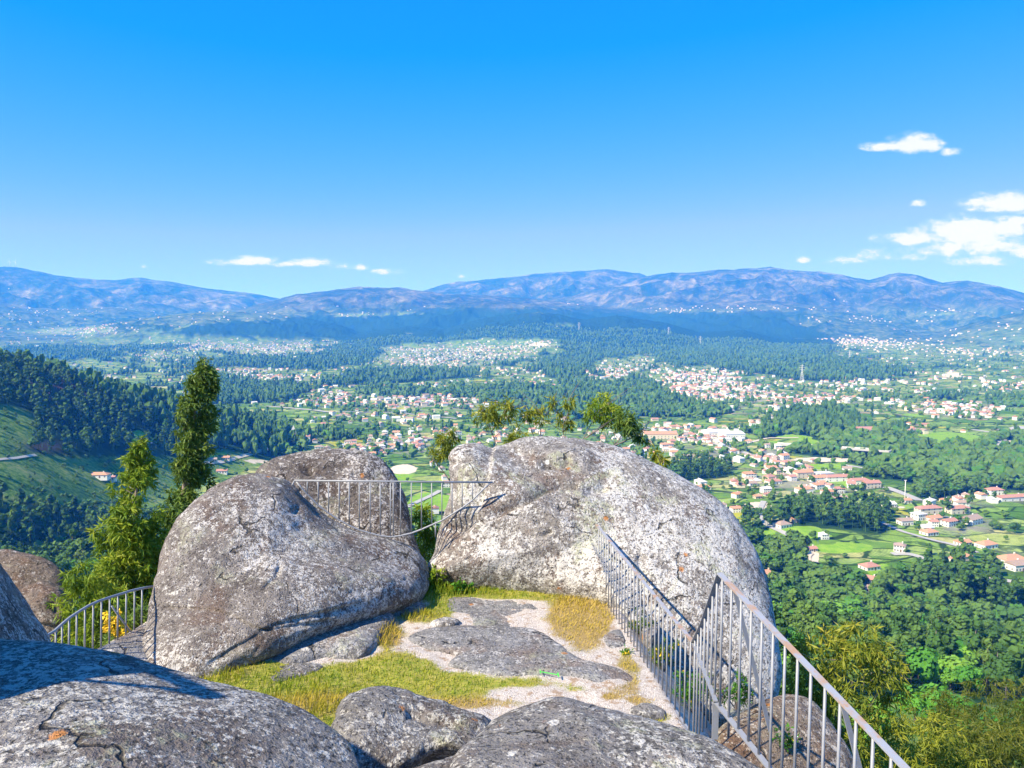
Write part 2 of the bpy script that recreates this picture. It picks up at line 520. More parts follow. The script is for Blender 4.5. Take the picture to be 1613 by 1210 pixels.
def hgt(x, y, detail=True):
    x = np.asarray(x, float); y = np.asarray(y, float)
    r = np.hypot(x, y); u = colx(x, y)
    base = -180 + 0.014 * np.clip(r - 3500, 0, 7000) + 9 * fbm2(x / 700, y / 700, 3) * sstep(r, 500, 1400) + 2.5 * fbm2(x / 160, y / 160, 3, off=3.0)
    w = sstep(u, 760, 120)
    hn = np.interp(r, RN, PN_R) * (1 - w) + np.interp(r, RN, PN_L) * w
    hn = hn + 9 * fbm2(x / 170, y / 170, 4, off=9.0) * sstep(r, 40, 220)
    h = smax(hn, base, 14.0)
    # wooded spur on the west
    ridge_h = soft_prof(u, [(-900, -25), (-300, -30), (-60, -40), (0, -46), (60, -56), (150, -76), (250, -103), (330, -124), (400, -144), (470, -172), (520, -200), (3000, -400)])
    ridge_r = soft_prof(u, [(-900, 900), (0, 1000), (250, 1100), (470, 1150), (3000, 1150)])
    sp = ridge_h - np.where(r < ridge_r, 0.27, 0.42) * np.abs(r - ridge_r) * (1 - np.exp(-np.abs(r - ridge_r) / 90.0))
    sp = sp + 8 * fbm2(x / 210, y / 210, 4, off=5.0)
    h = smax(h, sp, 12.0)
    for i, (D, wf, wb, crest, rough) in enumerate(RIDGES):
        v = prof(u, crest)
        top = D * (505.0 - v) / F / np.sqrt(1 + ((u - CX) / F) ** 2)
        tt = np.clip(np.where(r < D, 1 - (D - r) / wf, 1 - (r - D) / wb), 0, 1)
        if not np.any(tt > 0):
            continue
        s = tt * tt * (3 - 2 * tt) * 0.45 + tt ** 1.25 * 0.55
        b0 = -182 + 0.014 * np.clip(r - 3500, 0, 7000)
        hh = b0 + (top - b0) * s - (1 - tt) * 22
        if detail:
            amp = np.maximum(top - b0, 0)
            rd = 1 - np.abs(fbm2(x / (D * .075), y / (D * .10), 5, .5, off=17.0 * i))           # ridged: gullies
            hh = hh + amp * ((rd - 0.72) * 1.7 * s * (1 - s) + rough * 0.55 * fbm2(x / (D * .03), y / (D * .03), 5, .55, off=3.0 * i) * s)
        h = np.where(tt > 0, smax(h, hh, 10.0), h)
    return h


# land cover, laid out by what grows where: soft blobs in photo columns / rows of the bare ground
WOOD = [  # px, py, half width, half height, strength
    (120, 590, 190, 60, 1.4, 1500), (230, 650, 170, 60, 1.3, 1500), (360, 690, 130, 40, 1.2, 1500), (150, 670, 120, 40, 1.0, 1500), (60, 880, 210, 70, 1.3, 1500), (430, 700, 50, 25, 1.0, 1500),
    (250, 730, 40, 45, .5, 1500), (110, 715, 80, 18, .9, 1500), (420, 622, 100, 17, 1.2), (520, 640, 30, 8, .8), (60, 820, 130, 22, 1.1),
    (610, 625, 60, 10, .9), (780, 622, 130, 14, 1.0), (900, 640, 150, 18, 1.1), (1000, 618, 90, 20, 1.0), (640, 590, 90, 12, .9), (560, 560, 60, 14, .8), (880, 590, 60, 14, .8), (1060, 640, 60, 16, .9),
    (1100, 650, 60, 10, .9), (900, 540, 240, 40, .62), (700, 520, 180, 40, .58), (1150, 560, 170, 40, .75), (1290, 590, 130, 25, 1.2), (1060, 520, 200, 40, .75), (620, 520, 140, 30, .7), (470, 520, 140, 14, .9), (300, 520, 130, 12, .5), (250, 548, 60, 6, .6), (480, 575, 70, 8, .7), (330, 610, 60, 8, .5), (700, 590, 70, 8, .6), (560, 600, 60, 8, .6),
    (1290, 668, 70, 24, 1.3), (1110, 745, 70, 16, 1.1), (1380, 700, 110, 24, 1.1), (1510, 720, 140, 26, 1.3), (1400, 735, 120, 20, 1.0), (1560, 750, 120, 22, 1.2), (1180, 690, 90, 10, .9), (1300, 712, 110, 9, .7),
    (1310, 820, 120, 28, 1.3), (1500, 925, 95, 42, 1.3), (1440, 845, 60, 20, .7), (1200, 880, 50, 50, 1.2), (1270, 860, 30, 14, .8), (1260, 950, 130, 55, 1.25), (1400, 990, 150, 40, 1.2), (1320, 1040, 220, 60, 1.2), (1560, 1040, 130, 70, 1.3), (1560, 690, 90, 14, .6), (1590, 640, 40, 10, .9),
    (1470, 780, 70, 14, .8), (1580, 840, 50, 12, .6), (1600, 930, 40, 20, .5), (1360, 960, 60, 25, .9), (1240, 760, 60, 8, .5), (1340, 768, 50, 10, .5),
    (560, 690, 60, 10, .7), (530, 720, 50, 14, .5), (620, 745, 40, 8, .5), (720, 900, 120, 60, .8), (900, 780, 120, 12, .5),
    (70, 560, 80, 12, .6), (420, 570, 120, 10, .6), (170, 560, 100, 8, .5), (330, 575, 120, 7, .5),
]
OPEN = [
    (25, 665, 52, 30, .9), (150, 745, 95, 30, 1.3), (60, 735, 90, 14, .9), (225, 690, 22, 16, 1.6), (345, 715, 40, 9, 1.3), (150, 815, 26, 9, 1.2), (390, 745, 90, 28, 1.0), (260, 745, 40, 34, 1.0),
    (620, 660, 260, 26, 1.0), (560, 735, 120, 26, .6), (700, 560, 90, 22, 1.6), (790, 550, 80, 14, 1.7), (860, 542, 30, 10, 1.2), (640, 570, 40, 12, .9), (830, 600, 50, 9, 1.0), (730, 605, 60, 8, .9), (980, 575, 40, 10, 1.3), (1020, 560, 30, 8, .8),
    (1150, 610, 120, 32, 1.3), (1330, 610, 140, 14, .7), (1080, 700, 110, 26, 1.3), (1250, 700, 60, 9, 1.2), (1290, 735, 100, 14, 1.2), (1490, 690, 55, 11, 1.6), (1420, 655, 60, 9, 1.0), (1550, 660, 70, 14, 1.0),
    (1220, 775, 110, 30, 1.2), (1350, 780, 90, 14, 1.2), (1200, 812, 50, 10, 1.3), (1270, 842, 75, 14, 1.7), (1330, 872, 40, 8, .8), (1390, 895, 52, 20, 1.4), (1480, 835, 80, 26, 1.4), (1570, 870, 60, 20, 1.3), (1510, 885, 60, 12, 1.2), (1600, 905, 30, 20, 1.2), (1290, 880, 18, 12, 1.3), (1545, 1028, 24, 9, 1.6), (1480, 1100, 40, 14, 1.2), (1570, 805, 60, 14, 1.0),
    (1450, 560, 120, 12, .5), (1400, 545, 60, 7, .9), (1500, 492, 50, 6, .9), (600, 497, 60, 5, .5), (330, 505, 90, 9, .4), (420, 492, 70, 8, .5), (1050, 490, 60, 4, .4), (880, 515, 24, 5, .9), (640, 525, 25, 6, .8),
]
TOWN = [
    (640, 632, 130, 12, 1.0), (520, 628, 60, 12, .9), (700, 640, 60, 8, .8), (720, 562, 90, 20, 1.1), (800, 550, 60, 13, 1.0), (640, 572, 40, 10, .6), (860, 540, 24, 8, .6), (880, 585, 50, 10, .5), (960, 590, 60, 10, .7), (1010, 572, 50, 10, .7),
    (1100, 602, 60, 22, 1.1), (1160, 622, 60, 16, 1.0), (1230, 640, 70, 16, .8), (1310, 632, 50, 10, .7), (1330, 600, 90, 14, .45), (1060, 680, 40, 10, .9), (1110, 690, 60, 12, 1.1), (1170, 712, 70, 14, 1.2), (1230, 730, 60, 12, 1.0), (1040, 715, 60, 14, .6), (1280, 752, 70, 10, 1.0),
    (1200, 765, 60, 14, .7), (1290, 770, 50, 14, .8), (1330, 790, 60, 12, .5), (1480, 812, 55, 20, 1.2), (1530, 830, 40, 12, .9), (1570, 785, 60, 10, .7), (1580, 880, 40, 14, .5), (1420, 640, 60, 9, .6), (1490, 650, 70, 10, .8), (1540, 640, 60, 9, .6), (1590, 610, 50, 10, .6), (1440, 680, 50, 6, .5),
    (680, 705, 90, 14, .9), (600, 700, 60, 12, .6), (640, 682, 60, 8, .5), (560, 660, 80, 8, .5), (760, 690, 60, 10, .5), (900, 720, 100, 14, .5), (960, 690, 60, 10, .4),
    (60, 522, 80, 7, .9), (150, 520, 60, 9, 1.0), (30, 505, 50, 5, .5), (330, 545, 100, 9, .8), (430, 555, 80, 9, .7), (480, 540, 50, 8, .6), (530, 550, 60, 10, .6), (240, 560, 60, 6, .5), (300, 570, 80, 6, .6), (430, 597, 120, 6, .7), (360, 585, 60, 5, .6),
    (600, 496, 90, 5, 1.0), (650, 492, 30, 4, .7), (540, 498, 20, 4, .6), (640, 525, 25, 6, .6), (620, 548, 30, 7, .5), (1380, 543, 60, 7, .7), (1340, 535, 40, 5, .6), (1480, 494, 44, 5, 1.1), (1140, 535, 30, 5, .7), (1300, 475, 34, 4, 1.0), (1180, 487, 130, 5, .7), (1060, 490, 60, 4, .6), (1520, 555, 70, 6, .6), (1330, 505, 120, 6, .6),
    (60, 497, 100, 5, .6), (110, 490, 60, 4, .4), (15, 455, 15, 4, .5), (700, 480, 40, 5, .25), (900, 478, 30, 3, .4),
]


def blobs(u, v, lst, r=None):
    s = np.zeros_like(u)
    for (a, b, ru, rv, st, *far_) in lst:
        q = ((u - a) / ru) ** 2 + ((v - b) / rv) ** 2
        e = st * np.exp(-np.minimum(q, 40) ** 1.3)
        s += e if not far_ else np.where(r < far_[0], e, 0)
    return s


def cover(x, y, z):
    """forest 0..1, town 0..1, heath 0..1"""
    u, v = proj(x, y, z)
    r = np.hypot(x, y)
    wob = 1.0
    n1 = fbm2(x / 420, y / 420, 4, .55, off=31.0)
    n2 = fbm2(x / 110, y / 110, 3, .5, off=41.0)
    uu = u + 14 * n2 * wob; vv = v + 5 * n1 * np.clip(900 / np.maximum(r, 200), .4, 1.5)
    town = np.clip(blobs(uu, vv, TOWN), 0, 1.3)
    f = -0.20 + 0.42 * n1 + 0.42 * n2 + 1.1 * blobs(uu, vv, WOOD, r) - 1.0 * blobs(uu, vv, OPEN) - 0.55 * town
    f = f - .45 * sstep(fbm2(x / 70, y / 70, 3, .55, off=53.0), .42, .75) * sstep(r, 900, 300) + 0.10 * sstep(r, 3800, 5500) + 0.30 * sstep(n2, .05, .5) * sstep(r, 700, 1500) + 0.28 * sstep(z, -75, -10) * sstep(r, 6200, 7200)
    # heath takes over high on the hills
    hz = z + 60 * n1
    heath = sstep(hz, 40, 190) * sstep(r, 4500, 6500)
    f = f - 1.0 * sstep(hz, 60, 230) * sstep(r, 4500, 6500)
    forest = sstep(f, 0.18, 0.42)
    return forest, town, heath, n1, n2


NAZ, NR = 1000, 960
azs = np.tan(np.linspace(R_(-47), R_(47), NAZ))
rs = 9.0 * (30000 / 9.0) ** (np.linspace(0, 1, NR) ** 0.93)
YY, TT = np.meshgrid(rs, azs, indexing='ij')
XX = YY * TT / np.sqrt(1 + TT ** 2); YY = YY / np.sqrt(1 + TT ** 2)
tx, ty = XX.ravel(), YY.ravel()
tz = hgt(tx, ty)
tf, tt_, th, tn1, tn2 = cover(tx, ty, tz)
tr = np.hypot(tx, ty)
# far woods are one mass: their canopy lifts the land surface itself
canopy = sstep(tr, 2500, 3600) * tf * (7 + 9 * np.clip(fbm2(tx / 24, ty / 24, 3, .6, off=2.0) + .4, 0, 1.2)) * (1 - .4 * sstep(tr, 7000, 9000))
idx = np.arange(NR * NAZ).reshape(NR, NAZ)
tq = np.stack([idx[:-1, :-1].ravel(), idx[:-1, 1:].ravel(), idx[1:, 1:].ravel(), idx[1:, :-1].ravel()], 1)

m, t = new_mat('countryside')
pos = t.n('ShaderNodeNewGeometry').outputs['Position']
xy = t.n('ShaderNodeVectorMath', {'operation': 'MULTIPLY'}, i0=pos, i1=(1, 1, 0)).outputs[0]
A = lambda nm: t.n('ShaderNodeAttribute', {'attribute_name': nm}).outputs['Fac']
fa, ta, ha = A('forest'), A('town'), A('heath')
rot = t.n('ShaderNodeMapping', i0=xy, Rotation=(0, 0, 0.5), Scale=(1.0, 1.75, 1.0)).outputs[0]
wv = t.n('ShaderNodeTexNoise', Vector=xy, Scale=0.006, Detail=2.0)
fv = t.n('ShaderNodeVectorMath', {'operation': 'MULTIPLY_ADD'}, i0=wv.outputs[1], i1=(90, 90, 0), i2=rot).outputs[0]
vo = t.n('ShaderNodeTexVoronoi', {'distance': 'CHEBYCHEV'}, Vector=fv, Scale=1 / 44.0, Randomness=0.9)
ve = t.n('ShaderNodeTexVoronoi', {'feature': 'DISTANCE_TO_EDGE'}, Vector=fv, Scale=1 / 44.0, Randomness=0.9)
rn = t.n('ShaderNodeSeparateColor', i0=vo.outputs['Color'])
field = t.ramp(rn.outputs[0], [(0.0, (.085, .190, .026)), (.16, (.150, .270, .044)), (.34, (.220, .345, .065)), (.52, (.310, .410, .110)),
                               (.68, (.36, .41, .12)), (.78, (.18, .30, .06)), (.86, (.44, .43, .17)), (.93, (.36, .29, .19)), (.97, (.44, .42, .04))], 'CONSTANT')
fn = t.noise(xy, 0.12, 5.0, 0.65)
fn2 = t.noise(xy, 0.025, 4.0, 0.6)
field = t.mix(t.mapr(fn, .35, .7), field, t.mix(0.5, field, (.045, .10, .02)))
rows = t.n('ShaderNodeTexWave', {'wave_type': 'BANDS'}, Vector=fv, Scale=0.12, Distortion=1.0)
field = t.mix(t.math('MULTIPLY', t.mapr(rn.outputs[1], .6, .62), t.math('MULTIPLY', rows.outputs[1], .30)), field, (.06, .10, .03))
hedge = t.mapr(t.math('ADD', ve.outputs[0], t.math('MULTIPLY', t.math('SUBTRACT', fn, .5), .09)), .045, .02)
field = t.mix(hedge, field, (.026, .055, .016))
scrub = t.mapr(t.math('ADD', fn2, t.math('MULTIPLY', t.math('SUBTRACT', fn, .5), .6)), .54, .62)
field = t.mix(t.math('MULTIPLY', scrub, .75), field, (.035, .078, .022))
yard = t.math('MULTIPLY', ta, t.mapr(fn2, .46, .60))
field = t.mix(t.math('MULTIPLY', yard, .7), field, t.mix(fn, (.22, .20, .16), (.46, .43, .38)))
wood_n = t.noise(xy, 0.085, 4.0, 0.7)
wood = t.ramp(wood_n, [(.3, (.010, .030, .014)), (.5, (.020, .055, .022)), (.7, (.040, .090, .030))])
nzz = t.n('ShaderNodeSeparateXYZ', i0=t.n('ShaderNodeNewGeometry').outputs['Normal']).outputs[2]
steep = t.math('MAXIMUM', t.mapr(nzz, .990, .974), A('scrub'))
scr = t.ramp(t.math('ADD', t.math('MULTIPLY', t.noise(xy, .3, 5.0, .7), .55), t.math('MULTIPLY', fn2, .45)), [(.38, (.030, .085, .018)), (.46, (.085, .18, .030)), (.54, (.18, .26, .055)), (.64, (.34, .30, .12))])
field = t.mix(steep, field, scr)
far_rough = t.math('MULTIPLY', A('rough'), t.mapr(ta, 1.1, .55))
rgh = t.ramp(t.math('ADD', t.math('MULTIPLY', fn2, .5), t.math('MULTIPLY', t.noise(xy, .006, 5.0, .65), .5)), [(.38, (.018, .044, .020)), (.47, (.050, .085, .030)), (.54, (.105, .140, .048)), (.63, (.20, .21, .09))])
field = t.mix(far_rough, field, rgh)
c = t.mix(fa, field, wood)
hn_ = t.noise(pos, 0.0022, 9.0, 0.70, 0.6)
hn2 = t.noise(pos, 0.013, 7.0, 0.75)
heath = t.ramp(t.math('ADD', t.math('MULTIPLY', hn_, .6), t.math('MULTIPLY', hn2, .4)),
               [(.41, (.012, .032, .016)), (.455, (.030, .050, .026)), (.49, (.055, .066, .038)), (.525, (.095, .098, .056)), (.565, (.18, .158, .095)), (.62, (.27, .25, .20))])
rk = t.mapr(t.noise(pos, 0.03, 5.0, 0.75), .60, .68)
heath = t.mix(t.math('MULTIPLY', rk, .6), heath, (.42, .39, .36))
dk = t.mapr(t.noise(pos, 0.0045, 7.0, .66), .46, .40)
heath = t.mix(t.math('MULTIPLY', dk, .7), heath, (.020, .038, .020))
c = t.mix(ha, c, t.mix(0.25, heath, t.mix(1.0, heath, (0.7, 1.0, 0.9), 'MULTIPLY')))
eg = t.math('ADD', t.math('MULTIPLY', t.math('SUBTRACT', fn, .5), .5), t.math('MULTIPLY', t.math('SUBTRACT', fn2, .5), .8))
sharp = lambda a_: t.mapr(t.math('ADD', a_, eg), .42, .52)
burn = A('burnt')
c = t.mix(burn, c, t.mix(fn, (.10, .06, .05), (.22, .13, .10)))
bare = sharp(A('bare'))
c = t.mix(bare, c, t.mix(fn, (.50, .40, .29), (.68, .60, .50)))
mead = sharp(A('meadow'))
c = t.mix(mead, c, t.mix(t.mapr(fn, .3, .7), (.15, .31, .030), (.26, .39, .050)))
b = t.n('ShaderNodeBsdfPrincipled', Base_Color=c, Roughness=1.0)
b.inputs['Specular IOR Level'].default_value = 0.0
t.n('ShaderNodeOutputMaterial', Surface=b.outputs[0])
M['land'] = m

tu, tv = proj(tx, ty, tz)
uw = tu + 10 * tn2; vw = tv + 3 * tn1
BARE = [(1195, 798, 22, 7, 1.3), (1277, 880, 12, 12, 1.2), (1540, 1028, 26, 8, 1.3), (1300, 725, 60, 4, 1.0), (635, 738, 20, 9, 1.1), (1260, 705, 10, 3, .4), (1590, 700, 22, 8, 1.0), (1500, 590, 18, 6, .9), (405, 725, 30, 5, .7), (850, 542, 16, 5, .8), (530, 522, 14, 4, .6), (1240, 784, 40, 8, .45), (1420, 798, 30, 6, .5), (380, 590, 30, 4, .5)]
MEAD = [(1262, 838, 62, 9, 1.3), (1320, 862, 50, 8, 1.2), (1245, 695, 42, 10, 1.2), (1300, 735, 50, 5, .8), (1490, 690, 50, 9, 1.0), (225, 690, 18, 12, 1.1), (1395, 900, 36, 18, .8), (1600, 930, 24, 16, 1.0), (600, 750, 60, 14, .8), (680, 790, 40, 16, 1.0), (1500, 690, 50, 8, .8), (1430, 655, 40, 5, .6), (1350, 762, 40, 8, .6), (350, 716, 28, 5, .8), (1215, 912, 26, 10, 1.1), (1490, 1098, 34, 9, 1.2), (140, 700, 30, 6, .4)]
BURN = [(85, 610, 34, 18, 1.0), (130, 615, 24, 18, .8), (60, 705, 40, 10, .6), (75, 585, 20, 10, .4)]
near = sstep(tr, 5200, 4200)
me = mesh_np('terrain', np.stack([tx, ty, tz + canopy], 1), [tq], [M['land']], None,
             {'scrub': np.clip(blobs(uw, vw, [(20, 665, 100, 50, 1.6), (60, 742, 150, 34, 1.6), (180, 745, 90, 50, 1.4), (345, 720, 60, 14, 1.0), (1450, 1060, 250, 120, 1.2)]), 0, 1) * sstep(tr, 1600, 1300), 'rough': sstep(tr + 900 * tn1, 5000, 6600), 'forest': tf, 'town': np.clip(tt_, 0, 1), 'heath': th,
              'bare': np.clip(blobs(uw, vw, BARE), 0, 1) * near, 'meadow': np.clip(blobs(uw, vw, MEAD) * 1.3, 0, 1) * near * sstep(fbm2(tx / 60, ty / 60, 2, off=8.0), -.5, -.1),
              'burnt': np.clip(blobs(uw, vw, BURN), 0, 1) * .8 * near}, True)
terrain = tag(link('terrain', me), kind='structure')


_rr = 30.0 * (14000 / 30.0) ** np.linspace(0, 1, 700)
def ground_hit(px, py, first=30.0):
    """where the ray through a photo pixel meets the land"""
    v = np.array([(px - CX) / F, CP + SP * (CY - py) / F, -SP + CP * (CY - py) / F]); v = v / math.hypot(v[0], v[1])
    rr = _rr[_rr >= first]
    z = hgt(v[0] * rr, v[1] * rr)
    below = np.nonzero(v[2] * rr <= z)[0]
    i = below[0] if len(below) else len(rr) - 1
    lo, hi = (rr[i - 1] if i else rr[0] * .9), rr[i]
    k = np.linspace(lo, hi, 24)
    zz = hgt(v[0] * k, v[1] * k)
    b_ = np.nonzero(v[2] * k <= zz)[0]
    q = k[b_[0]] if len(b_) else hi
    return np.array([v[0] * q, v[1] * q, float(hgt(np.array([v[0] * q]), np.array([v[1] * q]))[0])])


# haze: one even closed box of air round the camera and the land
mb = MB()
z_lo, z_hi = float(tz.min()) - 1.0, float((tz + canopy).max()) + 95.0
mb.box((0, 9000, (z_lo + z_hi) / 2), (62000, 44400, z_hi - z_lo))
m, t = new_mat('air')
pv = t.n('ShaderNodeVolumePrincipled', Color=(0.032, 0.245, 1.0), Density=HAZE_DENSITY, Anisotropy=0.0)
pv.inputs['Absorption Color'].default_value = (1, 1, 1, 1)
t.n('ShaderNodeOutputMaterial', Volume=pv.outputs[0])
haze = tag(link('haze', mb.mesh('haze', [m])), kind='stuff')


# ------------------------------------------------------------------ the rock platform: ground sheet
GZ = -4.2
gx, gy = np.meshgrid(np.arange(-8.0, 5.0, 0.04), np.arange(1.5, 15.0, 0.04))
ny_, nx_ = gx.shape
gxf, gyf = gx.ravel(), gy.ravel()
RA = on_level(948, 935, GZ); RB_ = on_level(1062, 1150, GZ)          # foot of the east railing
ex = RA[0] + (gyf - RA[1]) * (RB_[0] - RA[0]) / (RB_[1] - RA[1])


def platform_z(x, y):
    x = np.asarray(x, float); y = np.asarray(y, float)
    e = RA[0] + (y - RA[1]) * (RB_[0] - RA[0]) / (RB_[1] - RA[1])
    z = GZ + 0.05 * fbm2(x / 1.3, y / 1.3, 3) + 0.012 * fbm2(x / .18, y / .18, 3)
    z = z + 0.10 * sstep(x, -1.5, -3.2)
    over = np.maximum(x - e - 0.12, 0)
    z = z - 0.9 * over - 0.25 * over ** 2
    z = z - 1.3 * np.maximum(y - 12.9, 0)
    z = z - 0.6 * np.maximum(-4.6 - x, 0)
    return z


gz = platform_z(gxf, gyf)
gu, gv = proj(gxf, gyf, gz)
GRASS = [(905, 978, 52, 34, .75), (930, 1012, 28, 22, .5), (985, 1085, 40, 12, .45), (770, 1108, 70, 9, .5), (1000, 1060, 14, 20, .5), (560, 1075, 110, 26, 1.25), (470, 1090, 110, 26, 1.1), (620, 1045, 60, 18, 1.0), (650, 1080, 110, 24, .95), (720, 1098, 60, 16, .8), (600, 1110, 90, 20, 1.0), (520, 1110, 90, 30, 1.0), (760, 1075, 60, 14, .55), (840, 1075, 60, 10, .45),
         (600, 1000, 36, 26, 1.1), (660, 970, 40, 14, 1.0), (700, 960, 24, 12, .9), (690, 925, 60, 22, 1.5), (770, 932, 70, 10, 1.4), (850, 938, 60, 8, 1.2), (920, 945, 40, 16, 1.2), (915, 965, 40, 20, 1.1), (940, 985, 24, 16, .8), (360, 1065, 70, 20, 1.1), (400, 1050, 60, 14, .8), (480, 980, 46, 7, .8), (560, 965, 50, 6, .7), (330, 1080, 40, 20, .9),
         (900, 1085, 40, 8, .45), (960, 1098, 14, 5, .9), (985, 1040, 16, 16, .7), (1010, 1105, 26, 10, .7), (1030, 1130, 26, 12, .8), (560, 1190, 40, 30, 1.2), (610, 1205, 60, 20, 1.2), (690, 1185, 50, 22, 1.2), (520, 1150, 40, 30, 1.0), (950, 930, 30, 10, 1.0)]
gmask = blobs(gu, gv, GRASS)
gn = fbm2(gxf / .5, gyf / .5, 4, .6, off=4.0)
gmask = np.clip(gmask + .45 * gn, 0, 1.4)
STRAW = [(905, 978, 70, 44, 1.0), (980, 1060, 60, 60, .8), (770, 1108, 80, 14, .8), (600, 1000, 40, 30, 1.0), (930, 980, 50, 40, 1.0), (520, 1110, 100, 20, .8), (1000, 1110, 60, 30, .9), (660, 1010, 50, 10, .6), (690, 1030, 40, 12, .8), (480, 980, 60, 10, .7), (350, 1050, 60, 20, .4), (640, 975, 60, 12, .6), (700, 1110, 80, 12, .6)]
gstraw = np.clip(blobs(gu, gv, STRAW) + .35 * fbm2(gxf / .35, gyf / .35, 3, off=6.0), 0, 1)
idx = np.arange(ny_ * nx_).reshape(ny_, nx_)
gq = np.stack([idx[:-1, :-1].ravel(), idx[:-1, 1:].ravel(), idx[1:, 1:].ravel(), idx[1:, :-1].ravel()], 1)
m, t = new_mat('gravelly_ground')
pos = t.n('ShaderNodeNewGeometry').outputs['Position']
f1 = t.noise(pos, 60.0, 3.0, .6); f2 = t.noise(pos, 9.0, 5.0, .65); f3 = t.noise(pos, 2.0, 4.0, .6)
vg = t.voro(pos, 85.0)
stone = t.n('ShaderNodeSeparateColor', i0=vg.outputs['Color']).outputs[0]
grav = t.ramp(stone, [(0, (.46, .39, .33)), (.35, (.56, .49, .43)), (.7, (.64, .57, .51)), (1, (.74, .69, .63))])
grav = t.mix(t.math('MULTIPLY', t.mapr(vg.outputs['Distance'], .4, .8), .5), grav, (.30, .23, .17))
grav = t.mix(t.mapr(f2, .52, .64), grav, (.36, .25, .165))
sod = t.ramp(f2, [(.3, (.13, .19, .018)), (.5, (.32, .31, .040)), (.7, (.46, .38, .10))])
sod = t.mix(A_ if False else t.n('ShaderNodeAttribute', {'attribute_name': 'straw'}).outputs['Fac'], sod, (.34, .235, .085))
gm = t.mapr(t.math('ADD', t.n('ShaderNodeAttribute', {'attribute_name': 'grass'}).outputs['Fac'], t.math('MULTIPLY', t.math('SUBTRACT', f1, .5), .9)), .32, .62)
c = t.mix(gm, grav, sod)
bp = t.n('ShaderNodeBump', Strength=.7, Distance=.02, Height=t.math('ADD', f1, t.math('MULTIPLY', vg.outputs['Distance'], -.8)))
b = t.n('ShaderNodeBsdfPrincipled', Base_Color=c, Roughness=.95, Normal=bp.outputs[0])
t.n('ShaderNodeOutputMaterial', Surface=b.outputs[0])
me = mesh_np('ground', np.stack([gxf, gyf, gz], 1), [gq], [m], None, {'grass': gmask, 'straw': gstraw}, True)
tag(link('ground', me), kind='structure')


# ------------------------------------------------------------------ boulders
def closed_curve(P, n):
    P = np.asarray(P, float); k = len(P)
    out = []
    for i in range(k):
        p0, p1, p2, p3 = P[i - 1], P[i], P[(i + 1) % k], P[(i + 2) % k]
        tt = np.linspace(0, 1, 24, endpoint=False)[:, None]
        out.append(.5 * (2 * p1 + (p2 - p0) * tt + (2 * p0 - 5 * p1 + 4 * p2 - p3) * tt ** 2 + (3 * p1 - p0 - 3 * p2 + p3) * tt ** 3))
    out = np.concatenate(out)
    d = np.concatenate([[0], np.cumsum(np.linalg.norm(np.diff(np.vstack([out, out[:1]]), axis=0), axis=1))])
    s = np.linspace(0, d[-1], n, endpoint=False)
    ring = np.vstack([out, out[:1]])
    return np.stack([np.interp(s, d, ring[:, j]) for j in range(3)], 1)


def seg_dist(u, v, poly):
    d = np.full(u.shape, 1e9)
    for (a, b) in zip(poly[:-1], poly[1:]):
        ax, ay = a; bx, by = b
        L = (bx - ax) ** 2 + (by - ay) ** 2 + 1e-9
        k = np.clip(((u - ax) * (bx - ax) + (v - ay) * (by - ay)) / L, 0, 1)
        d = np.minimum(d, np.hypot(u - ax - k * (bx - ax), v - ay - k * (by - ay)))
    return d


def boulder(name, outline, centre, normal, tf_, tb_, mat, label, cat='boulder', amp=.06, n=220, mr=90, seed=0, fs=1.2, ef=1.0, grooves=(), lumps=(), group=None, flatten=None):
    """a stone grown from its rim (points in space), bulging tf_ towards `normal` and tb_ away from it"""
    rim = closed_curve(outline, n)
    C = np.asarray(centre, float); N = np.asarray(normal, float); N /= np.linalg.norm(N)
    ph = np.linspace(0.0, math.pi, mr + 2)[1:-1]
    # rings crowd less at the poles
    s = np.sin(ph) ** ef
    c = np.cos(ph)
    V = C + (rim - C)[None] * s[:, None, None] + N * np.where(c > 0, c * tf_, c * tb_)[:, None, None]
    V = V.reshape(-1, 3)
    V = np.vstack([V, C + N * tf_, C - N * tb_])
    out = V - C
    out = out / (np.linalg.norm(out, axis=1)[:, None] + 1e-9)
    q = V / fs + seed * 3.7
    d = amp * fbm3(q, 5, .52) + amp * .35 * (np.abs(fbm3(q * 2.7 + 9, 4)) - .25)
    pu, pv = proj(V[:, 0], V[:, 1], V[:, 2])
    fr = np.append(np.repeat(c > -0.05, n), [True, False])
    for (poly, w, dep) in grooves:
        d = d - np.where(fr, dep * np.exp(-(seg_dist(pu, pv, poly) / w) ** 2), 0)
    for (a, b_, ru, rv, hh) in lumps:
        d = d + np.where(fr, hh * np.exp(-((pu - a) / ru) ** 2 - ((pv - b_) / rv) ** 2), 0)
    edge = np.append(np.repeat(np.abs(c), n), [1, 1])
    V = V + out * d[:, None]
    if flatten is not None:
        V[:, 2] = np.maximum(V[:, 2], flatten)
    i = np.arange(mr * n).reshape(mr, n)
    j = np.roll(i, -1, axis=1)
    q4 = np.stack([i[:-1].ravel(), i[1:].ravel(), j[1:].ravel(), j[:-1].ravel()], 1)
    f0 = np.stack([np.full(n, mr * n), i[0], j[0]], 1)
    f1_ = np.stack([np.full(n, mr * n + 1), j[-1], i[-1]], 1)
    me = mesh_np(name, V, [q4, f0, f1_], [mat], None, None, True)
    o = link(name, me)
    tag(o, label, cat, group)
    ROCK_SURF.append((V, pu, pv))
    return o


ROCK_SURF = []


def rim_at(lst):
    return [at(*p) for p in lst]


VIEW = np.array([0.0, -1.0, 0.25])

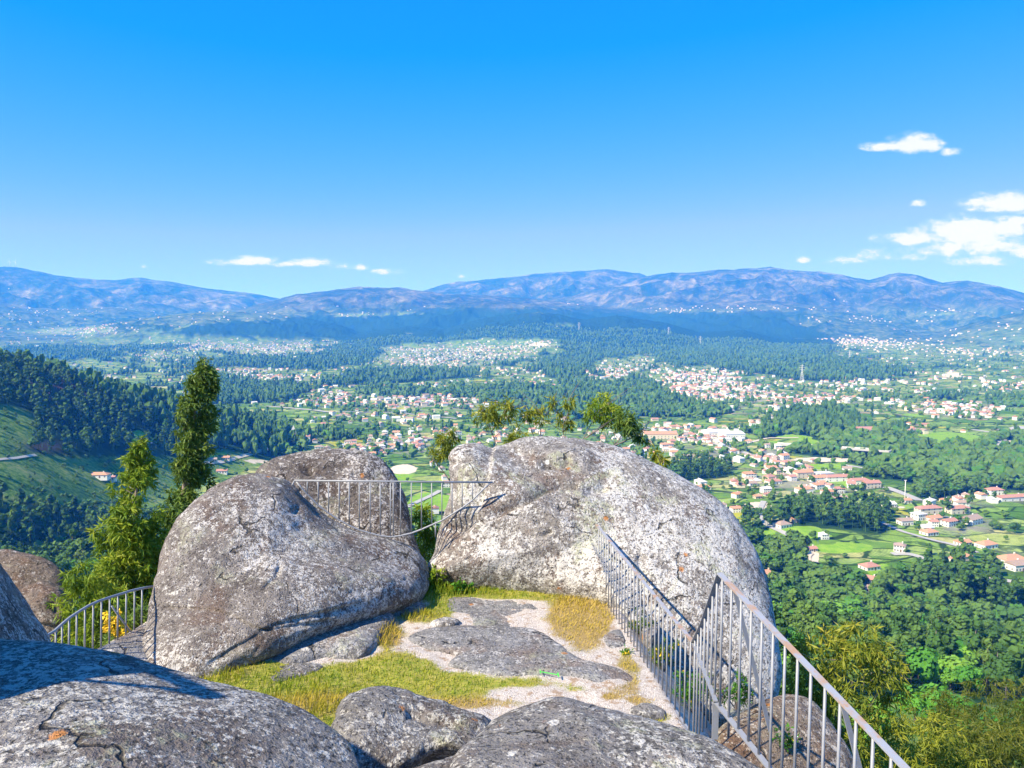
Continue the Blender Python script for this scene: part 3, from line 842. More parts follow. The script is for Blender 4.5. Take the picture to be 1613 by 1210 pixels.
# the big pale dome with its shoulder
boulder('boulder', rim_at([
    (676, 900, 12.6), (686, 868, 12.8), (694, 832, 13.0), (703, 800, 13.1), (711, 770, 13.3), (708, 738, 13.5), (709, 718, 13.6), (724, 704, 13.8), (752, 700, 14.0), (790, 703, 14.2), (822, 694, 14.4),
    (868, 689, 14.5), (922, 692, 14.5), (975, 705, 14.4), (1030, 730, 14.1), (1088, 764, 13.8), (1132, 792, 13.5), (1162, 826, 13.2), (1186, 870, 12.8), (1202, 912, 12.4), (1216, 960, 12.0), (1226, 1010, 11.6), (1230, 1060, 11.3), (1216, 1102, 11.1), (1180, 1140, 10.9),
    (1120, 1140, 10.8), (1060, 1080, 11.1), (1000, 1010, 11.5), (940, 965, 12.0), (860, 950, 12.4), (770, 940, 12.6), (710, 925, 12.6)]),
    at(930, 850, 13.2), (-.12, -1, .30), 1.25, 2.2, M['rock_pale'], 'largest pale grey granite dome rising beyond the grassy ledge, with lichen and a curved crack',
    amp=.10, n=420, mr=200, seed=1, fs=1.4,
    grooves=[([(778, 812), (800, 800), (822, 790), (850, 778), (880, 766), (905, 768)], 5, .17), ([(812, 713), (838, 715)], 3, .09), ([(858, 734), (880, 737), (896, 731)], 4.5, .16),
             ([(768, 705), (760, 740), (752, 790), (740, 820), (715, 838)], 9, .14), ([(708, 730), (742, 726)], 4, .08), ([(930, 775), (950, 768)], 10, .10), ([(855, 845), (868, 838)], 3, .07), ([(1010, 880), (1012, 935), (1020, 960)], 6, .10)],
    lumps=[(875, 722, 40, 12, .10), (830, 700, 50, 14, .06), (900, 820, 110, 50, .10), (740, 760, 24, 50, .08), (1100, 880, 80, 90, .10)])

# the speckled boulder on the west side of the ledge, and the dome behind it
boulder('boulder', rim_at([
    (222, 1050, 9.2), (230, 990, 9.7), (239, 930, 10.1), (253, 872, 10.6), (276, 824, 11.0), (312, 786, 11.4), (352, 760, 11.7), (398, 749, 12.0), (438, 754, 12.1), (470, 772, 12.2), (503, 802, 12.2),
    (545, 832, 12.3), (592, 850, 12.4), (640, 862, 12.5), (668, 884, 12.4), (676, 912, 12.1), (655, 944, 11.2), (570, 974, 10.3), (490, 1005, 9.65), (420, 1038, 9.2), (335, 1078, 8.85), (255, 1100, 8.7)]),
    at(430, 905, 10.9), (.16, -.85, .85), .62, 1.6, M['rock_speck'], 'massive speckled granite boulder beside the two tall eucalypts, its foot running down into the grass',
    amp=.10, n=380, mr=170, seed=2, fs=1.2, ef=.85,
    grooves=[([(475, 775), (505, 808), (545, 838), (600, 857)], 5, .05), ([(418, 925), (435, 910), (440, 895)], 4, .05), ([(468, 800), (465, 806)], 5, .05), ([(260, 960), (330, 965), (420, 1000), (520, 980)], 4, .05), ([(330, 1050), (430, 990), (560, 955)], 6, .05)],
    lumps=[(340, 870, 60, 70, .08), (580, 905, 70, 24, .10), (420, 830, 60, 40, .06)])
boulder('boulder', rim_at([
    (396, 830, 13.2), (398, 760, 13.6), (420, 731, 13.9), (466, 714, 14.2), (535, 706, 14.4), (588, 714, 14.3), (613, 734, 14.2), (631, 764, 14.0), (643, 806, 13.7), (653, 848, 13.4), (664, 884, 13.2), (650, 930, 13.0), (540, 940, 13.0), (440, 900, 13.1)]),
    at(530, 820, 13.7), (.1, -1, .25), .75, 1.4, M['rock_dark'], 'dark rounded granite dome standing behind the curved railing, with one small black hole',
    amp=.07, n=300, mr=130, seed=3, fs=1.0, grooves=[([(482, 740), (486, 742)], 6, .16), ([(560, 745), (600, 750)], 5, .05), ([(520, 735), (555, 730)], 4, .04)])
boulder('boulder', rim_at([
    (1120, 1160, 8.8), (1180, 1118, 9.3), (1230, 1096, 9.6), (1272, 1106, 9.6), (1312, 1152, 9.3), (1345, 1215, 8.8), (1330, 1310, 8.2), (1200, 1330, 7.8), (1110, 1250, 8.2)]),
    at(1230, 1210, 8.8), (.1, -.7, .8), .45, 1.2, M['rock_brown'], 'sloping boulder below the steel railing, half in the shade of the big dome', amp=.06, n=200, mr=80, seed=4, fs=.8)

# stones in front
boulder('boulder', rim_at([
    (-420, 985, 5.6), (-200, 996, 5.5), (0, 1006, 5.35), (90, 1014, 5.3), (160, 1026, 5.25), (250, 1050, 5.1), (350, 1079, 4.9), (430, 1102, 4.75), (500, 1131, 4.6), (543, 1162, 4.45), (572, 1215, 4.2), (600, 1330, 3.6), (520, 1460, 3.1), (300, 1560, 2.6), (-100, 1600, 2.4), (-420, 1500, 2.6)]),
    at(150, 1190, 3.7), (.22, -.25, 1), .07, 1.6, M['rock_grey'], 'broad grey whaleback rock crossed by thin shadow lines, with a rust brown streak',
    amp=.075, n=340, mr=150, seed=5, fs=.9, ef=.55, grooves=[([(-50, 1150), (60, 1165), (130, 1195), (200, 1225)], 14, .03)])
boulder('boulder', rim_at([
    (522, 1150, 6.6), (532, 1120, 6.9), (552, 1100, 7.15), (592, 1087, 7.3), (642, 1089, 7.35), (690, 1104, 7.25), (732, 1120, 7.1), (776, 1136, 7.0), (774, 1166, 6.75), (745, 1190, 6.5), (690, 1186, 6.5), (655, 1206, 6.35), (615, 1232, 6.2), (570, 1222, 6.2), (540, 1196, 6.3)]),
    at(640, 1150, 6.85), (.05, -.75, .7), .28, .8, M['rock_grey'], 'low lichen blotched stone with a hollow, sitting in the grass between two larger rocks',
    amp=.08, n=220, mr=90, seed=6, fs=.5, ef=.7, lumps=[(690, 1150, 40, 18, -.08), (590, 1115, 50, 20, .06), (600, 1170, 40, 30, .05)], grooves=[([(650, 1120), (700, 1140), (760, 1150)], 9, .06)])
boulder('boulder', rim_at([
    (712, 1215, 5.3), (745, 1168, 5.8), (792, 1128, 6.15), (842, 1108, 6.3), (884, 1103, 6.3), (950, 1119, 6.15), (1040, 1140, 5.9), (1112, 1166, 5.65), (1180, 1202, 5.35), (1225, 1260, 5.0), (1200, 1380, 4.4), (1000, 1450, 4.0), (800, 1420, 4.1), (715, 1300, 4.7)]),
    at(950, 1210, 5.3), (.0, -.35, 1), .16, 1.4, M['rock_grey'], 'wide flat topped rock with pale pink lichen plates at the foot of the railing',
    amp=.06, n=300, mr=120, seed=7, fs=.6, ef=.5, grooves=[([(740, 1200), (800, 1150), (860, 1120)], 8, .04)])
boulder('boulder', rim_at([
    (640, 1225, 5.6), (690, 1200, 5.85), (730, 1189, 5.95), (765, 1194, 5.9), (790, 1222, 5.6), (770, 1300, 5.2), (680, 1310, 5.1)]),
    at(720, 1240, 5.5), (0, -.5, 1), .12, .6, M['rock_grey'], 'smallest stone, only its rounded top showing between two grey rocks', amp=.04, n=120, mr=50, seed=8, fs=.4)

# stones on the west edge
boulder('boulder', [at(76, 1008, 7.2), at(50, 966, 7.25), at(26, 930, 7.25), at(0, 890, 7.2), (-4.86, 6.7, -1.55), (-4.85, 6.1, -1.0), (-4.6, 5.2, -.66), (-3.95, 4.3, -.34), (-4.05, 3.6, -.4), (-4.4, 3.0, -1.0), (-4.6, 3.1, -2.5), (-4.5, 4.6, -3.3), (-4.3, 6.4, -3.7), at(70, 1060, 6.9)],
    (-4.5, 5.3, -2.0), (1, .02, .02), .22, 2.2, M['rock_speck'], 'black boulder in deep shade, its curved edge beside the tan layered stone', amp=.07, n=220, mr=90, seed=9, fs=.9)
boulder('boulder', rim_at([
    (-90, 900, 17.6), (-60, 872, 18), (0, 866, 18.2), (38, 871, 18.2), (72, 882, 18), (94, 902, 17.8), (98, 926, 17.6), (60, 955, 17.2), (-40, 960, 17.2)]),
    at(10, 915, 17.6), (.0, -1, .6), .5, 1.0, M['rock_brown'], 'rounded brown grey boulder with a flat top, farthest out on the west edge', amp=.09, n=180, mr=80, seed=10, fs=1.0)
boulder('boulder', rim_at([
    (22, 945, 14.6), (40, 925, 15), (70, 916, 15.1), (96, 926, 15), (107, 956, 14.7), (106, 990, 14.3), (80, 1020, 14), (40, 1015, 14)]),
    at(68, 965, 14.5), (.0, -1, .5), .4, .8, M['rock_brown'], 'tan layered stone with an ochre top, below the brown grey boulder', amp=.10, n=180, mr=80, seed=11, fs=.6,
    grooves=[([(30, 968), (60, 985), (104, 992)], 4, .08), ([(84, 955), (92, 962)], 5, .12), ([(20, 990), (60, 1000), (100, 1005)], 4, .06)])
boulder('boulder', rim_at([
    (140, 1036, 8.9), (175, 1014, 9.3), (215, 992, 9.7), (246, 980, 9.9), (262, 1020, 9.5), (250, 1070, 8.8), (180, 1075, 8.6)]),
    at(205, 1030, 9.2), (0, -.4, 1), .10, .8, M['rock_slab'], 'pale tilted slab under the short white railing', amp=.03, n=120, mr=50, seed=12, fs=.5)


def slab(outline, label, seed, rise=.032, mat='rock_slab', z=GZ, n=220, mr=50, amp=.03, tilt=0.0):
    pts = []
    for (a, b_) in outline:
        p = on_level(a, b_, z); pts.append(p + np.array([0, 0, -.03]))
    c = np.mean(pts, axis=0)
    return boulder('rock_slab', pts, c, (0, 0, 1), rise, .35, M[mat], label, 'rock slab', amp=amp, n=n, mr=mr, seed=seed, fs=.22, ef=.40)


slab([(700, 946), (708, 938), (760, 939), (820, 944), (856, 953), (846, 962), (812, 968), (806, 984), (820, 996), (796, 1006), (760, 992), (738, 976), (706, 960)], 'dark flat slab of bare granite lying against the grass strip under the dome', 21)
slab([(640, 1004), (672, 988), (724, 984), (780, 985), (840, 990), (874, 1008), (900, 1026), (936, 1046), (984, 1056), (1000, 1072), (960, 1082), (900, 1068), (830, 1066), (770, 1062), (706, 1046), (716, 1030), (670, 1020)], 'longest dark bare slab crossing the gravel in the middle of the ledge', 22, .08)
slab([(400, 1040), (430, 1010), (478, 982), (540, 966), (600, 962), (622, 972), (606, 992), (590, 1016), (566, 1032), (510, 1036), (450, 1050)], 'tilted grey slab with white lichen plates at the foot of the speckled boulder', 23, .14, 'rock_slab', GZ + .06)
slab([(560, 962), (590, 950), (630, 946), (668, 950), (660, 962), (610, 970)], 'small pale slab between the speckled boulder and the long tufts', 24, .08, 'rock_slab', GZ + .04, 120, 40)
slab([(370, 1078), (420, 1056), (470, 1046), (506, 1046), (500, 1058), (450, 1076), (400, 1090)], 'narrow pale stone lying in the grass near the whaleback rock', 25, .08, 'rock_grey', GZ + .04, 120, 40)
slab([(1010, 980), (1024, 972), (1040, 985), (1030, 1000), (1014, 996)], 'little flat stone in the dry grass by the railing foot', 26, .05, 'rock_slab', GZ, 90, 30)
slab([(950, 1000), (975, 990), (985, 1010), (970, 1022), (952, 1016)], 'weathered stone in the gravel beside the railing', 27, .05, 'rock_slab', GZ, 90, 30)
slab([(990, 1120), (1012, 1108), (1044, 1116), (1050, 1130), (1020, 1136)], 'small stone behind the flat topped rock, near the railing foot', 28, .06, 'rock_grey', GZ, 90, 30)
slab([(676, 984), (700, 976), (726, 980), (716, 988), (690, 990)], 'white lichen crusted stone at the tip of the long slab', 29, .10, 'rock_pale', GZ, 90, 30, .02)


# ------------------------------------------------------------------ steel railings
def railing_rod(a, b, r=.0095, n=6):
    q = MB(); q.tube([a, b], r, n); return q.mesh('baluster', [M['steel']], True)


def part(name, me, parent):
    return link(name, me, parent)


def lerp(a, b, k):
    return np.asarray(a) * (1 - k) + np.asarray(b) * k


# east railing, far run: from the dome down the edge of the ledge
dA0, dA1 = RA[1], RB_[1]
tA0, tA1 = at(941, 828, dA0), at(1092, 1012, dA1)
fA0, fA1 = np.array([tA0[0] + .02, dA0, at(948, 937, dA0)[2]]), np.array([tA1[0], dA1, at(1062, 1158, dA1)[2]])
ra = tag(empty('metal_railing'), 'grey steel railing running from the pale dome down along the gravel ledge', 'railing')
dirA = (tA1 - tA0); side = np.array([dirA[1], -dirA[0], 0.0])
q = MB(); q.bar(tA0 - dirA * .012, tA1, .04, .012, side); part('top_rail', q.mesh('top_rail', [M['steel_worn']]), ra)
q = MB(); q.bar(fA0, fA1, .04, .012, side); part('bottom_rail', q.mesh('bottom_rail', [M['steel']]), ra)
NB = 28
for i in range(NB):
    k = (i + .5) / NB
    a, b = lerp(tA0, tA1, k), lerp(fA0, fA1, k)
    b = b + (b - a) * .03
    part('baluster', railing_rod(a, b), ra)
# link: the flat bar that climbs from the far run to the head of the near run, with the rods under it
tB0 = at(1134, 904, 6.1)
fB0 = at(1121, 1108, 6.1); fB0[0] = tB0[0] - .012
lk = [tA1, lerp(tA1, tB0, .42) + np.array([0, 0, -.05]), tB0]
q = MB()
for a, b in zip(lk[:-1], lk[1:]): q.bar(a, b, .05, .010, (tB0 - tA1)[[1, 0, 2]] * np.array([1, -1, 0]))
part('link_bar', q.mesh('link_bar', [M['steel']]), ra)
q = MB(); q.bar(tA1, fB0 + np.array([0, 0, .02]), .035, .010, side); part('brace', q.mesh('brace', [M['steel']]), ra)
for i in range(7):
    k = (i + .6) / 7.2
    a = lerp(tA1, tB0, k); a[2] = np.interp(k, [0, .42, 1], [lk[0][2], lk[1][2], lk[2][2]])
    b = lerp(fA1, fB0, k); b[2] -= .10
    part('baluster', railing_rod(a, np.array([a[0], a[1], b[2]])), ra)

# near run
tB1 = at(1428, 1212, 3.98)
dirB = tB1 - tB0
tB2 = tB0 + dirB * 1.35
fB = lambda k: np.array([*(tB0 + dirB * k)[:2], fB0[2] + (tB1[2] - tB0[2]) * k * .55])
rb = tag(empty('metal_railing'), 'steel railing with a rusty top rail, above the sloping boulder', 'railing')
sideB = np.array([dirB[1], -dirB[0], 0.0])
q = MB(); q.bar(tB0 - dirB * .004, tB2, .045, .014, sideB); part('top_rail', q.mesh('top_rail', [M['steel_worn']]), rb)
q = MB(); q.bar(fB(0), fB(1.35), .045, .012, sideB); part('bottom_rail', q.mesh('bottom_rail', [M['steel']]), rb)
NBB = 19
for i in range(NBB):
    k = (i + .3) / NBB * 1.35
    a = tB0 + dirB * k; b = fB(k)
    part('baluster', railing_rod(a, b - np.array([0, 0, .16 if i % 4 == 1 else .01]), .010), rb)
q = MB(); q.bar(fB0, fB0 - np.array([0, 0, .30]), .05, .012, (1, 0, 0)); part('foot_post', q.mesh('foot_post', [M['steel']]), rb)
for k0, k1, s in ((.11, .34, 1), (.74, .95, 1)):
    a = tB0 + dirB * k0; b = fB(k0) + np.array([.34, .10, -.14])
    q = MB(); q.bar(a, b, .032, .010, sideB); part('brace', q.mesh('brace', [M['steel']]), rb)

# curved railing across the gap between the boulders
rc = tag(empty('metal_railing'), 'thin pale railing with a sagging curved lower rail, spanning the gap between two boulders', 'railing')
dC = lambda px: np.interp(px, [465, 775], [11.95, 12.25])
low = [(467, 759), (474, 768), (484, 779), (501, 796), (517, 808), (534, 819), (550, 828), (566, 835), (583, 840), (599, 844), (615, 846), (631, 844), (648, 840), (664, 834), (680, 827), (696, 820), (712, 810), (728, 800), (744, 788), (760, 772), (772, 761)]
lowc = np.array(low, float)
q = MB(); q.tube([at(464, 757, dC(464)), at(620, 758.5, dC(620)), at(776, 760, dC(776))], .014, 8); part('top_rail', q.mesh('top_rail', [M['steel']], True), rc)
q = MB(); q.tube([at(a, b, dC(a)) for a, b in low], .014, 8); part('bottom_rail', q.mesh('bottom_rail', [M['steel']], True), rc)
for px in [484, 501, 517.5, 534, 550, 566, 583, 599, 615, 619.5, 631, 648, 664, 680, 696, 712, 728, 744]:
    py = np.interp(px, lowc[:, 0], lowc[:, 1])
    part('baluster', railing_rod(at(px, 757 + (px - 464) * .0095, dC(px)), at(px, py, dC(px)), .010), rc)
q = MB(); q.tube([at(464, 757, dC(464)), at(456, 772, dC(456))], .013, 6); part('foot_post', q.mesh('foot_post', [M['steel']], True), rc)
q = MB(); q.tube([at(686, 822, dC(686)), at(686, 846, dC(686))], .012, 6); part('foot_post', q.mesh('foot_post', [M['steel']], True), rc)

# short railing on the west side
rd = tag(empty('metal_railing'), 'short pale railing rising in a gentle curve on the west side, before the green eucalypts', 'railing')
dD = lambda px: np.interp(px, [40, 240], [7.6, 9.95])
topd = [(40, 1020), (55, 1012), (86, 994), (98, 983), (110, 973), (125, 963), (140, 954), (155, 947), (170, 942), (186, 937), (205, 931), (222, 927), (240, 924)]
tdd = np.array(topd, float)
botd = np.array([(40, 1075), (90, 1060), (130, 1040), (158, 1024), (180, 1013), (200, 1005), (216, 1001), (232, 997)], float)
q = MB(); q.tube([at(a, b, dD(a)) for a, b in topd], .016, 8); part('top_rail', q.mesh('top_rail', [M['steel']], True), rd)
q = MB(); q.tube([at(a, b, dD(a)) for a, b in botd], .014, 8); part('bottom_rail', q.mesh('bottom_rail', [M['steel']], True), rd)
for px in [66, 77, 88, 98, 109, 121, 134, 147, 160, 173, 186, 199, 212, 224]:
    part('baluster', railing_rod(at(px, np.interp(px, tdd[:, 0], tdd[:, 1]), dD(px)), at(px - 1, np.interp(px, botd[:, 0], botd[:, 1]), dD(px)), .010), rd)
q = MB(); q.tube([at(176, 955, dD(176)), at(212, 1004, dD(212))], .011, 6); part('brace', q.mesh('brace', [M['steel']], True), rd)

# added rail, out of view, shaped for its thin shadows on the whaleback rock
def shadow_src(px, py, d, tt):
    return at(px, py, d) + np.array(SUN) * tt
rs_ = tag(empty('metal_railing'), 'unseen bent rail shaped to throw thin curved shadows on the whaleback rock', 'railing')
q = MB(); q.tube([shadow_src(150, 1020, 5.2, 3.6), shadow_src(220, 1048, 5.0, 3.7), shadow_src(300, 1082, 4.75, 3.8), shadow_src(362, 1114, 4.55, 3.9)], .045, 8); part('shadow_rail', q.mesh('shadow_rail', [M['steel']], True), rs_)
q = MB(); q.tube([shadow_src(-60, 1130, 4.6, 4.0), shadow_src(0, 1124, 4.65, 4.0), shadow_src(80, 1118, 4.6, 4.0), shadow_src(120, 1108, 4.6, 4.0), shadow_src(200, 1100, 4.6, 4.0), shadow_src(270, 1092, 4.6, 3.95), shadow_src(362, 1114, 4.55, 3.9)], .026, 8); part('lower_shadow_rail', q.mesh('lower_shadow_rail', [M['steel']], True), rs_)
q = MB(); q.tube([shadow_src(140, 1045, 5.0, 3.7), shadow_src(200, 1046, 4.9, 3.75), shadow_src(280, 1072, 4.75, 3.8)], .013, 8); part('lower_shadow_rail', q.mesh('lower_shadow_rail', [M['steel']], True), rs_)


# ------------------------------------------------------------------ plants close by
def leaves_mesh(name, base, direc, length, width, mat, tint, twist=None, rng=None, bend=.25, extra=None):
    """one narrow pointed blade per row, each folded of two quads"""
    n = len(base)
    direc = direc / (np.linalg.norm(direc, axis=1)[:, None] + 1e-9)
    rv = rng.normal(size=(n, 3))
    sd = np.cross(direc, rv); sd /= np.linalg.norm(sd, axis=1)[:, None] + 1e-9
    nr = np.cross(direc, sd)
    L = length[:, None]; Wd = width[:, None]
    p0 = base
    pm = base + direc * L * .5 + nr * L * bend * .35
    p3 = base + direc * L * .97 + nr * L * bend * -.1
    a = base + direc * L * .35 + sd * Wd * .5 + nr * L * bend * .28
    b = base + direc * L * .35 - sd * Wd * .5 + nr * L * bend * .28
    V = np.stack([p0, a, p3, b], 1).reshape(-1, 3)
    f = np.arange(n * 4).reshape(n, 4)
    tn = np.repeat(tint, 4)
    if extra is None:
        return mesh_np(name, V, [f], [mat], None, {'tint': tn}, False)
    ev = np.concatenate(extra.v); ef = np.concatenate(extra.f[4]) + len(V)
    return mesh_np(name, np.vstack([V, ev]), [np.vstack([f, ef])], [mat, M['twig']], np.r_[np.zeros(n), np.ones(len(ef))], {'tint': np.r_[tn, np.zeros(len(ev))]}, False)


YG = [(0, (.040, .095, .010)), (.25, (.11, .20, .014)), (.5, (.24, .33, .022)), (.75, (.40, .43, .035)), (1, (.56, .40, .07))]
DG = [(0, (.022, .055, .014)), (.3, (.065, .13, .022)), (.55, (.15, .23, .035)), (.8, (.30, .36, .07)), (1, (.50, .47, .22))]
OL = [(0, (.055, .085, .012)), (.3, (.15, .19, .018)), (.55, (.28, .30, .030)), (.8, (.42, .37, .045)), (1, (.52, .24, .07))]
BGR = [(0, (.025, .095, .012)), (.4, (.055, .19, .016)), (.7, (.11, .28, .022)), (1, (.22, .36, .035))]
M['leaf_yg'] = leaf_mat('eucalypt_leaves_yellow_green', YG, .28, 'tint', 1.6)  # yellow green is the colour of these leaves
M['leaf_dg'] = leaf_mat('eucalypt_leaves_dark', DG, .22, 'tint', 1.6)
M['leaf_ol'] = leaf_mat('eucalypt_leaves_olive', OL, .28, 'tint', 1.6)
M['leaf_br'] = leaf_mat('bramble_leaves', BGR, .25, 'tint', 3.0)
M['bark'] = plain('eucalypt_bark', (.26, .20, .155), .9, 0, .45, 9.0)
M['twig'] = plain('grey_twig', (.20, .165, .14), .9, 0, .3, 20.0)
M['petal'] = plain('yellow_petals', (.72, .48, .01), .7, 0, .2, 20.0)


def sprays(rng, centres, radii, n_per, droop=(.0, .0, -1.0), L=(.12, .2), Wd=(.022, .034), spread=.55, squash=.8):
    """drooping leaves gathered in loose sprays inside ellipsoidal puffs; returns base, direction, length, width, tint"""
    B, D, LL, WW, T = [], [], [], [], []
    for c, r, n in zip(centres, radii, n_per):
        ns = max(2, int(n / 11))
        u = rng.normal(size=(ns, 3)); u /= np.linalg.norm(u, axis=1)[:, None]
        k = rng.uniform(.25, 1.0, (ns, 1)) ** .5
        s0 = c + u * k * r * np.array([1, 1, squash])
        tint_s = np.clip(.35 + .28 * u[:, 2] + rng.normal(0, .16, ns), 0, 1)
        for p, d0, tn in zip(s0, u, tint_s):
            m_ = 11
            ax = d0 * .7 + np.array([0, 0, .25]) + rng.normal(0, .25, 3); ax /= np.linalg.norm(ax)
            tt_ = np.linspace(0, 1, m_)[:, None]
            tw = r * spread * .55
            base = p + ax * (tt_ - .5) * tw + np.array([0, 0, -1]) * tt_ ** 2 * tw * .45 + rng.normal(0, .015, (m_, 3))
            d = np.array(droop) * .62 + d0 * .40 + rng.normal(0, .60, (m_, 3))
            B.append(base); D.append(d)
            LL.append(rng.uniform(*L, m_)); WW.append(rng.uniform(*Wd, m_))
            T.append(np.clip(tn + rng.normal(0, .12, m_), 0, 1))
    return np.concatenate(B), np.concatenate(D), np.concatenate(LL), np.concatenate(WW), np.concatenate(T)


def eucalypt(base, spine, radius_at, n_leaf, mat, label, seed, d_mean, trunk_r=.10, wind=(0, 0, 0), name='eucalyptus_tree', L=(.12, .22), Wd=(.028, .048), cat='tree', lean_l=1.0, puff=.36):
    """spine: world points of the trunk inside the crown, bottom to top; radius_at(k) crown radius along it"""
    rng = np.random.RandomState(seed)
    spine = np.asarray(spine, float)
    root = tag(empty(name, tuple(base)), label, cat)
    b = np.asarray(base, float)
    tp = np.vstack([b, spine]) - b
    q = MB(); q.tube(tp, np.linspace(trunk_r, .012, len(tp)), 8)
    # limbs
    nb = int(26 * lean_l) + 6
    cs, rr_, nn = [], [], []
    tw = MB()
    ks = np.linspace(0, 1, len(spine))
    nc = 150
    for i in range(nc):
        k = rng.uniform(0, 1)
        R0 = radius_at(k)
        p = np.array([np.interp(k, ks, spine[:, j]) for j in range(3)])
        a = rng.uniform(0, 2 * math.pi)
        rad = R0 * math.sqrt(rng.uniform(.02, 1.0)) * .88
        c = p + np.array([math.cos(a) * rad, math.sin(a) * rad, rng.normal(0, .12) * R0]) + np.array(wind) * R0
        pr = puff * R0 * rng.uniform(.6, 1.15) + .05
        cs.append(c); rr_.append(pr); nn.append(pr ** 2)
        if i % 3 == 0:
            mid = (p + c) / 2 + np.array([0, 0, -.05 * R0])
            tw.tube(np.array([p + np.array([0, 0, -.25 * R0]), mid, c]) - b, [.016, .011, .005], 5, False)
    nn = np.array(nn); nn = nn / nn.sum() * n_leaf
    B, D, LL, WW, T = sprays(rng, np.array(cs), rr_, nn, L=L, Wd=Wd)
    D = D + np.array(wind) * .8
    link('trunk', q.mesh('trunk', [M['bark']], True), root)
    link('foliage', leaves_mesh('foliage', B - b, D, LL * 1.0, WW, mat, T, rng=rng, extra=tw), root)
    return root


def ground_z(x, y):
    return float(hgt(np.array([x]), np.array([y]))[0])


def on_land(p):
    return (p[0], p[1], ground_z(p[0], p[1]) - .2)


px2m = lambda px, d: px * d / F
# two tall young eucalypts behind the west railing
sp1 = [at(205, 1010, 16.6), at(205, 940, 16.6), at(208, 860, 16.6), at(215, 770, 16.6), at(223, 690, 16.6)]
eucalypt(on_land(sp1[0]), sp1, lambda k: px2m(np.interp(k, [0, .2, .45, .7, .88, 1], [90, 74, 54, 36, 25, 7]), 16.6), 26000, M['leaf_yg'],
         'tall yellow green eucalyptus, the shorter of the two beside the speckled boulder', 31, 16.6)
sp2 = [at(270, 960, 18.5), at(276, 860, 18.5), at(290, 770, 18.5), at(300, 690, 18.5), at(311, 620, 18.5), at(323, 566, 18.5)]
eucalypt(on_land(sp2[0]), sp2, lambda k: px2m(np.interp(k, [0, .25, .4, .55, .72, .9, 1], [42, 34, 28, 25, 25, 17, 4]), 18.5), 19000, M['leaf_dg'],
         'tallest dark green eucalyptus, swept by the wind, rising against the valley beside the speckled boulder', 32, 18.5, wind=(.22, 0, .05))

# saplings behind the pale dome
def sapling(stems, puffs, d, n, mat, label, seed, name='eucalyptus_sapling', cat='sapling', L=(.12, .2), Wd=(.02, .032), bare=0, base_drop=1.2, stem_r=.016):
    rng = np.random.RandomState(seed)
    b = at(*stems[0][0], d); b[2] -= base_drop
    root = tag(empty(name, tuple(b)), label, cat)
    q = MB()
    for s in stems:
        pts = [at(a, c_, d + rng.normal(0, .04)) for a, c_ in s]
        if s is stems[0]: pts = [b] + pts
        q.tube(np.array(pts) - b, np.linspace(stem_r, .005, len(pts)), 6, False)
    for i in range(bare):
        s = stems[rng.randint(len(stems))]; p = at(*s[rng.randint(len(s))], d)
        e = p + np.array([rng.normal(0, .35), rng.normal(0, .3), rng.uniform(.15, .55)])
        q.tube(np.array([p, (p + e) / 2 + rng.normal(0, .03, 3), e]) - b, [.007, .005, .002], 4, False)
    cs = np.array([at(a, c_, d + rng.normal(0, .08)) for a, c_, r in puffs]); rr_ = [px2m(r, d) for a, c_, r in puffs]
    nn = np.array(rr_) ** 2; nn = nn / nn.sum() * n
    B, D, LL, WW, T = sprays(rng, cs, rr_, nn, L=L, Wd=Wd, spread=.8)
    link('stem', q.mesh('stem', [M['twig']], True), root)
    link('foliage', leaves_mesh('foliage', B - b, D, LL, WW, mat, T, rng=rng), root)
    return root


sapling([[(783, 705), (778, 690), (771, 672), (766, 655)], [(774, 680), (790, 660), (797, 645)]], [(788, 640, 22), (770, 650, 20), (802, 648, 15), (776, 662, 15), (756, 655, 12)], 16.4, 800, M['leaf_ol'], 'umbrella shaped eucalyptus sapling on a bent stem, first behind the notch of the pale dome', 41, bare=5)
sapling([[(822, 705), (818, 690)]], [(816, 683, 15), (808, 692, 12), (824, 694, 12)], 16.2, 420, M['leaf_ol'], 'low bushy eucalyptus sapling peeping over the pale dome', 42)
sapling([[(845, 700), (838, 680), (832, 662)], [(851, 700), (852, 670), (856, 655)]], [(832, 654, 12), (842, 650, 9), (857, 650, 10), (852, 660, 8)], 16.6, 330, M['leaf_ol'], 'thin twin stemmed eucalyptus sapling with sparse tufts, behind the top of the dome', 43, bare=8)
sapling([[(890, 697), (887, 680), (883, 660), (872, 640)], [(886, 672), (895, 650), (894, 632)]], [(868, 633, 9), (893, 632, 12), (889, 660, 12), (876, 648, 7), (898, 668, 7)], 16.5, 400, M['leaf_ol'], 'slim eucalyptus sapling with one round tuft on a long twig, middle of the dome top', 44, bare=10)
sapling([[(915, 698), (930, 670), (945, 645)], [(922, 690), (950, 672), (966, 660)]], [(948, 632, 20), (958, 644, 20), (940, 646, 16), (928, 650, 11), (954, 660, 13), (966, 648, 12)], 16.3, 950, M['leaf_yg'], 'densest yellow green eucalyptus sapling above the east slope of the dome', 45, bare=10)
sapling([[(962, 708), (975, 692), (985, 672)], [(968, 702), (995, 690), (1008, 684)]], [(984, 655, 15), (996, 666, 17), (985, 675, 13), (1006, 684, 12), (1012, 692, 9), (975, 664, 9)], 16.0, 820, M['leaf_dg'], 'dark leaning eucalyptus sapling with brownish lower leaves, behind the shoulder of the dome', 46, bare=8)
sapling([[(716, 770), (700, 745), (684, 725), (674, 712)]], [(704, 692, 17), (714, 684, 12), (694, 705, 13), (686, 716, 10), (702, 708, 12)], 15.2, 560, M['leaf_ol'], 'eucalyptus sapling on a slanting stem beside the notch between the boulders', 47, bare=3)
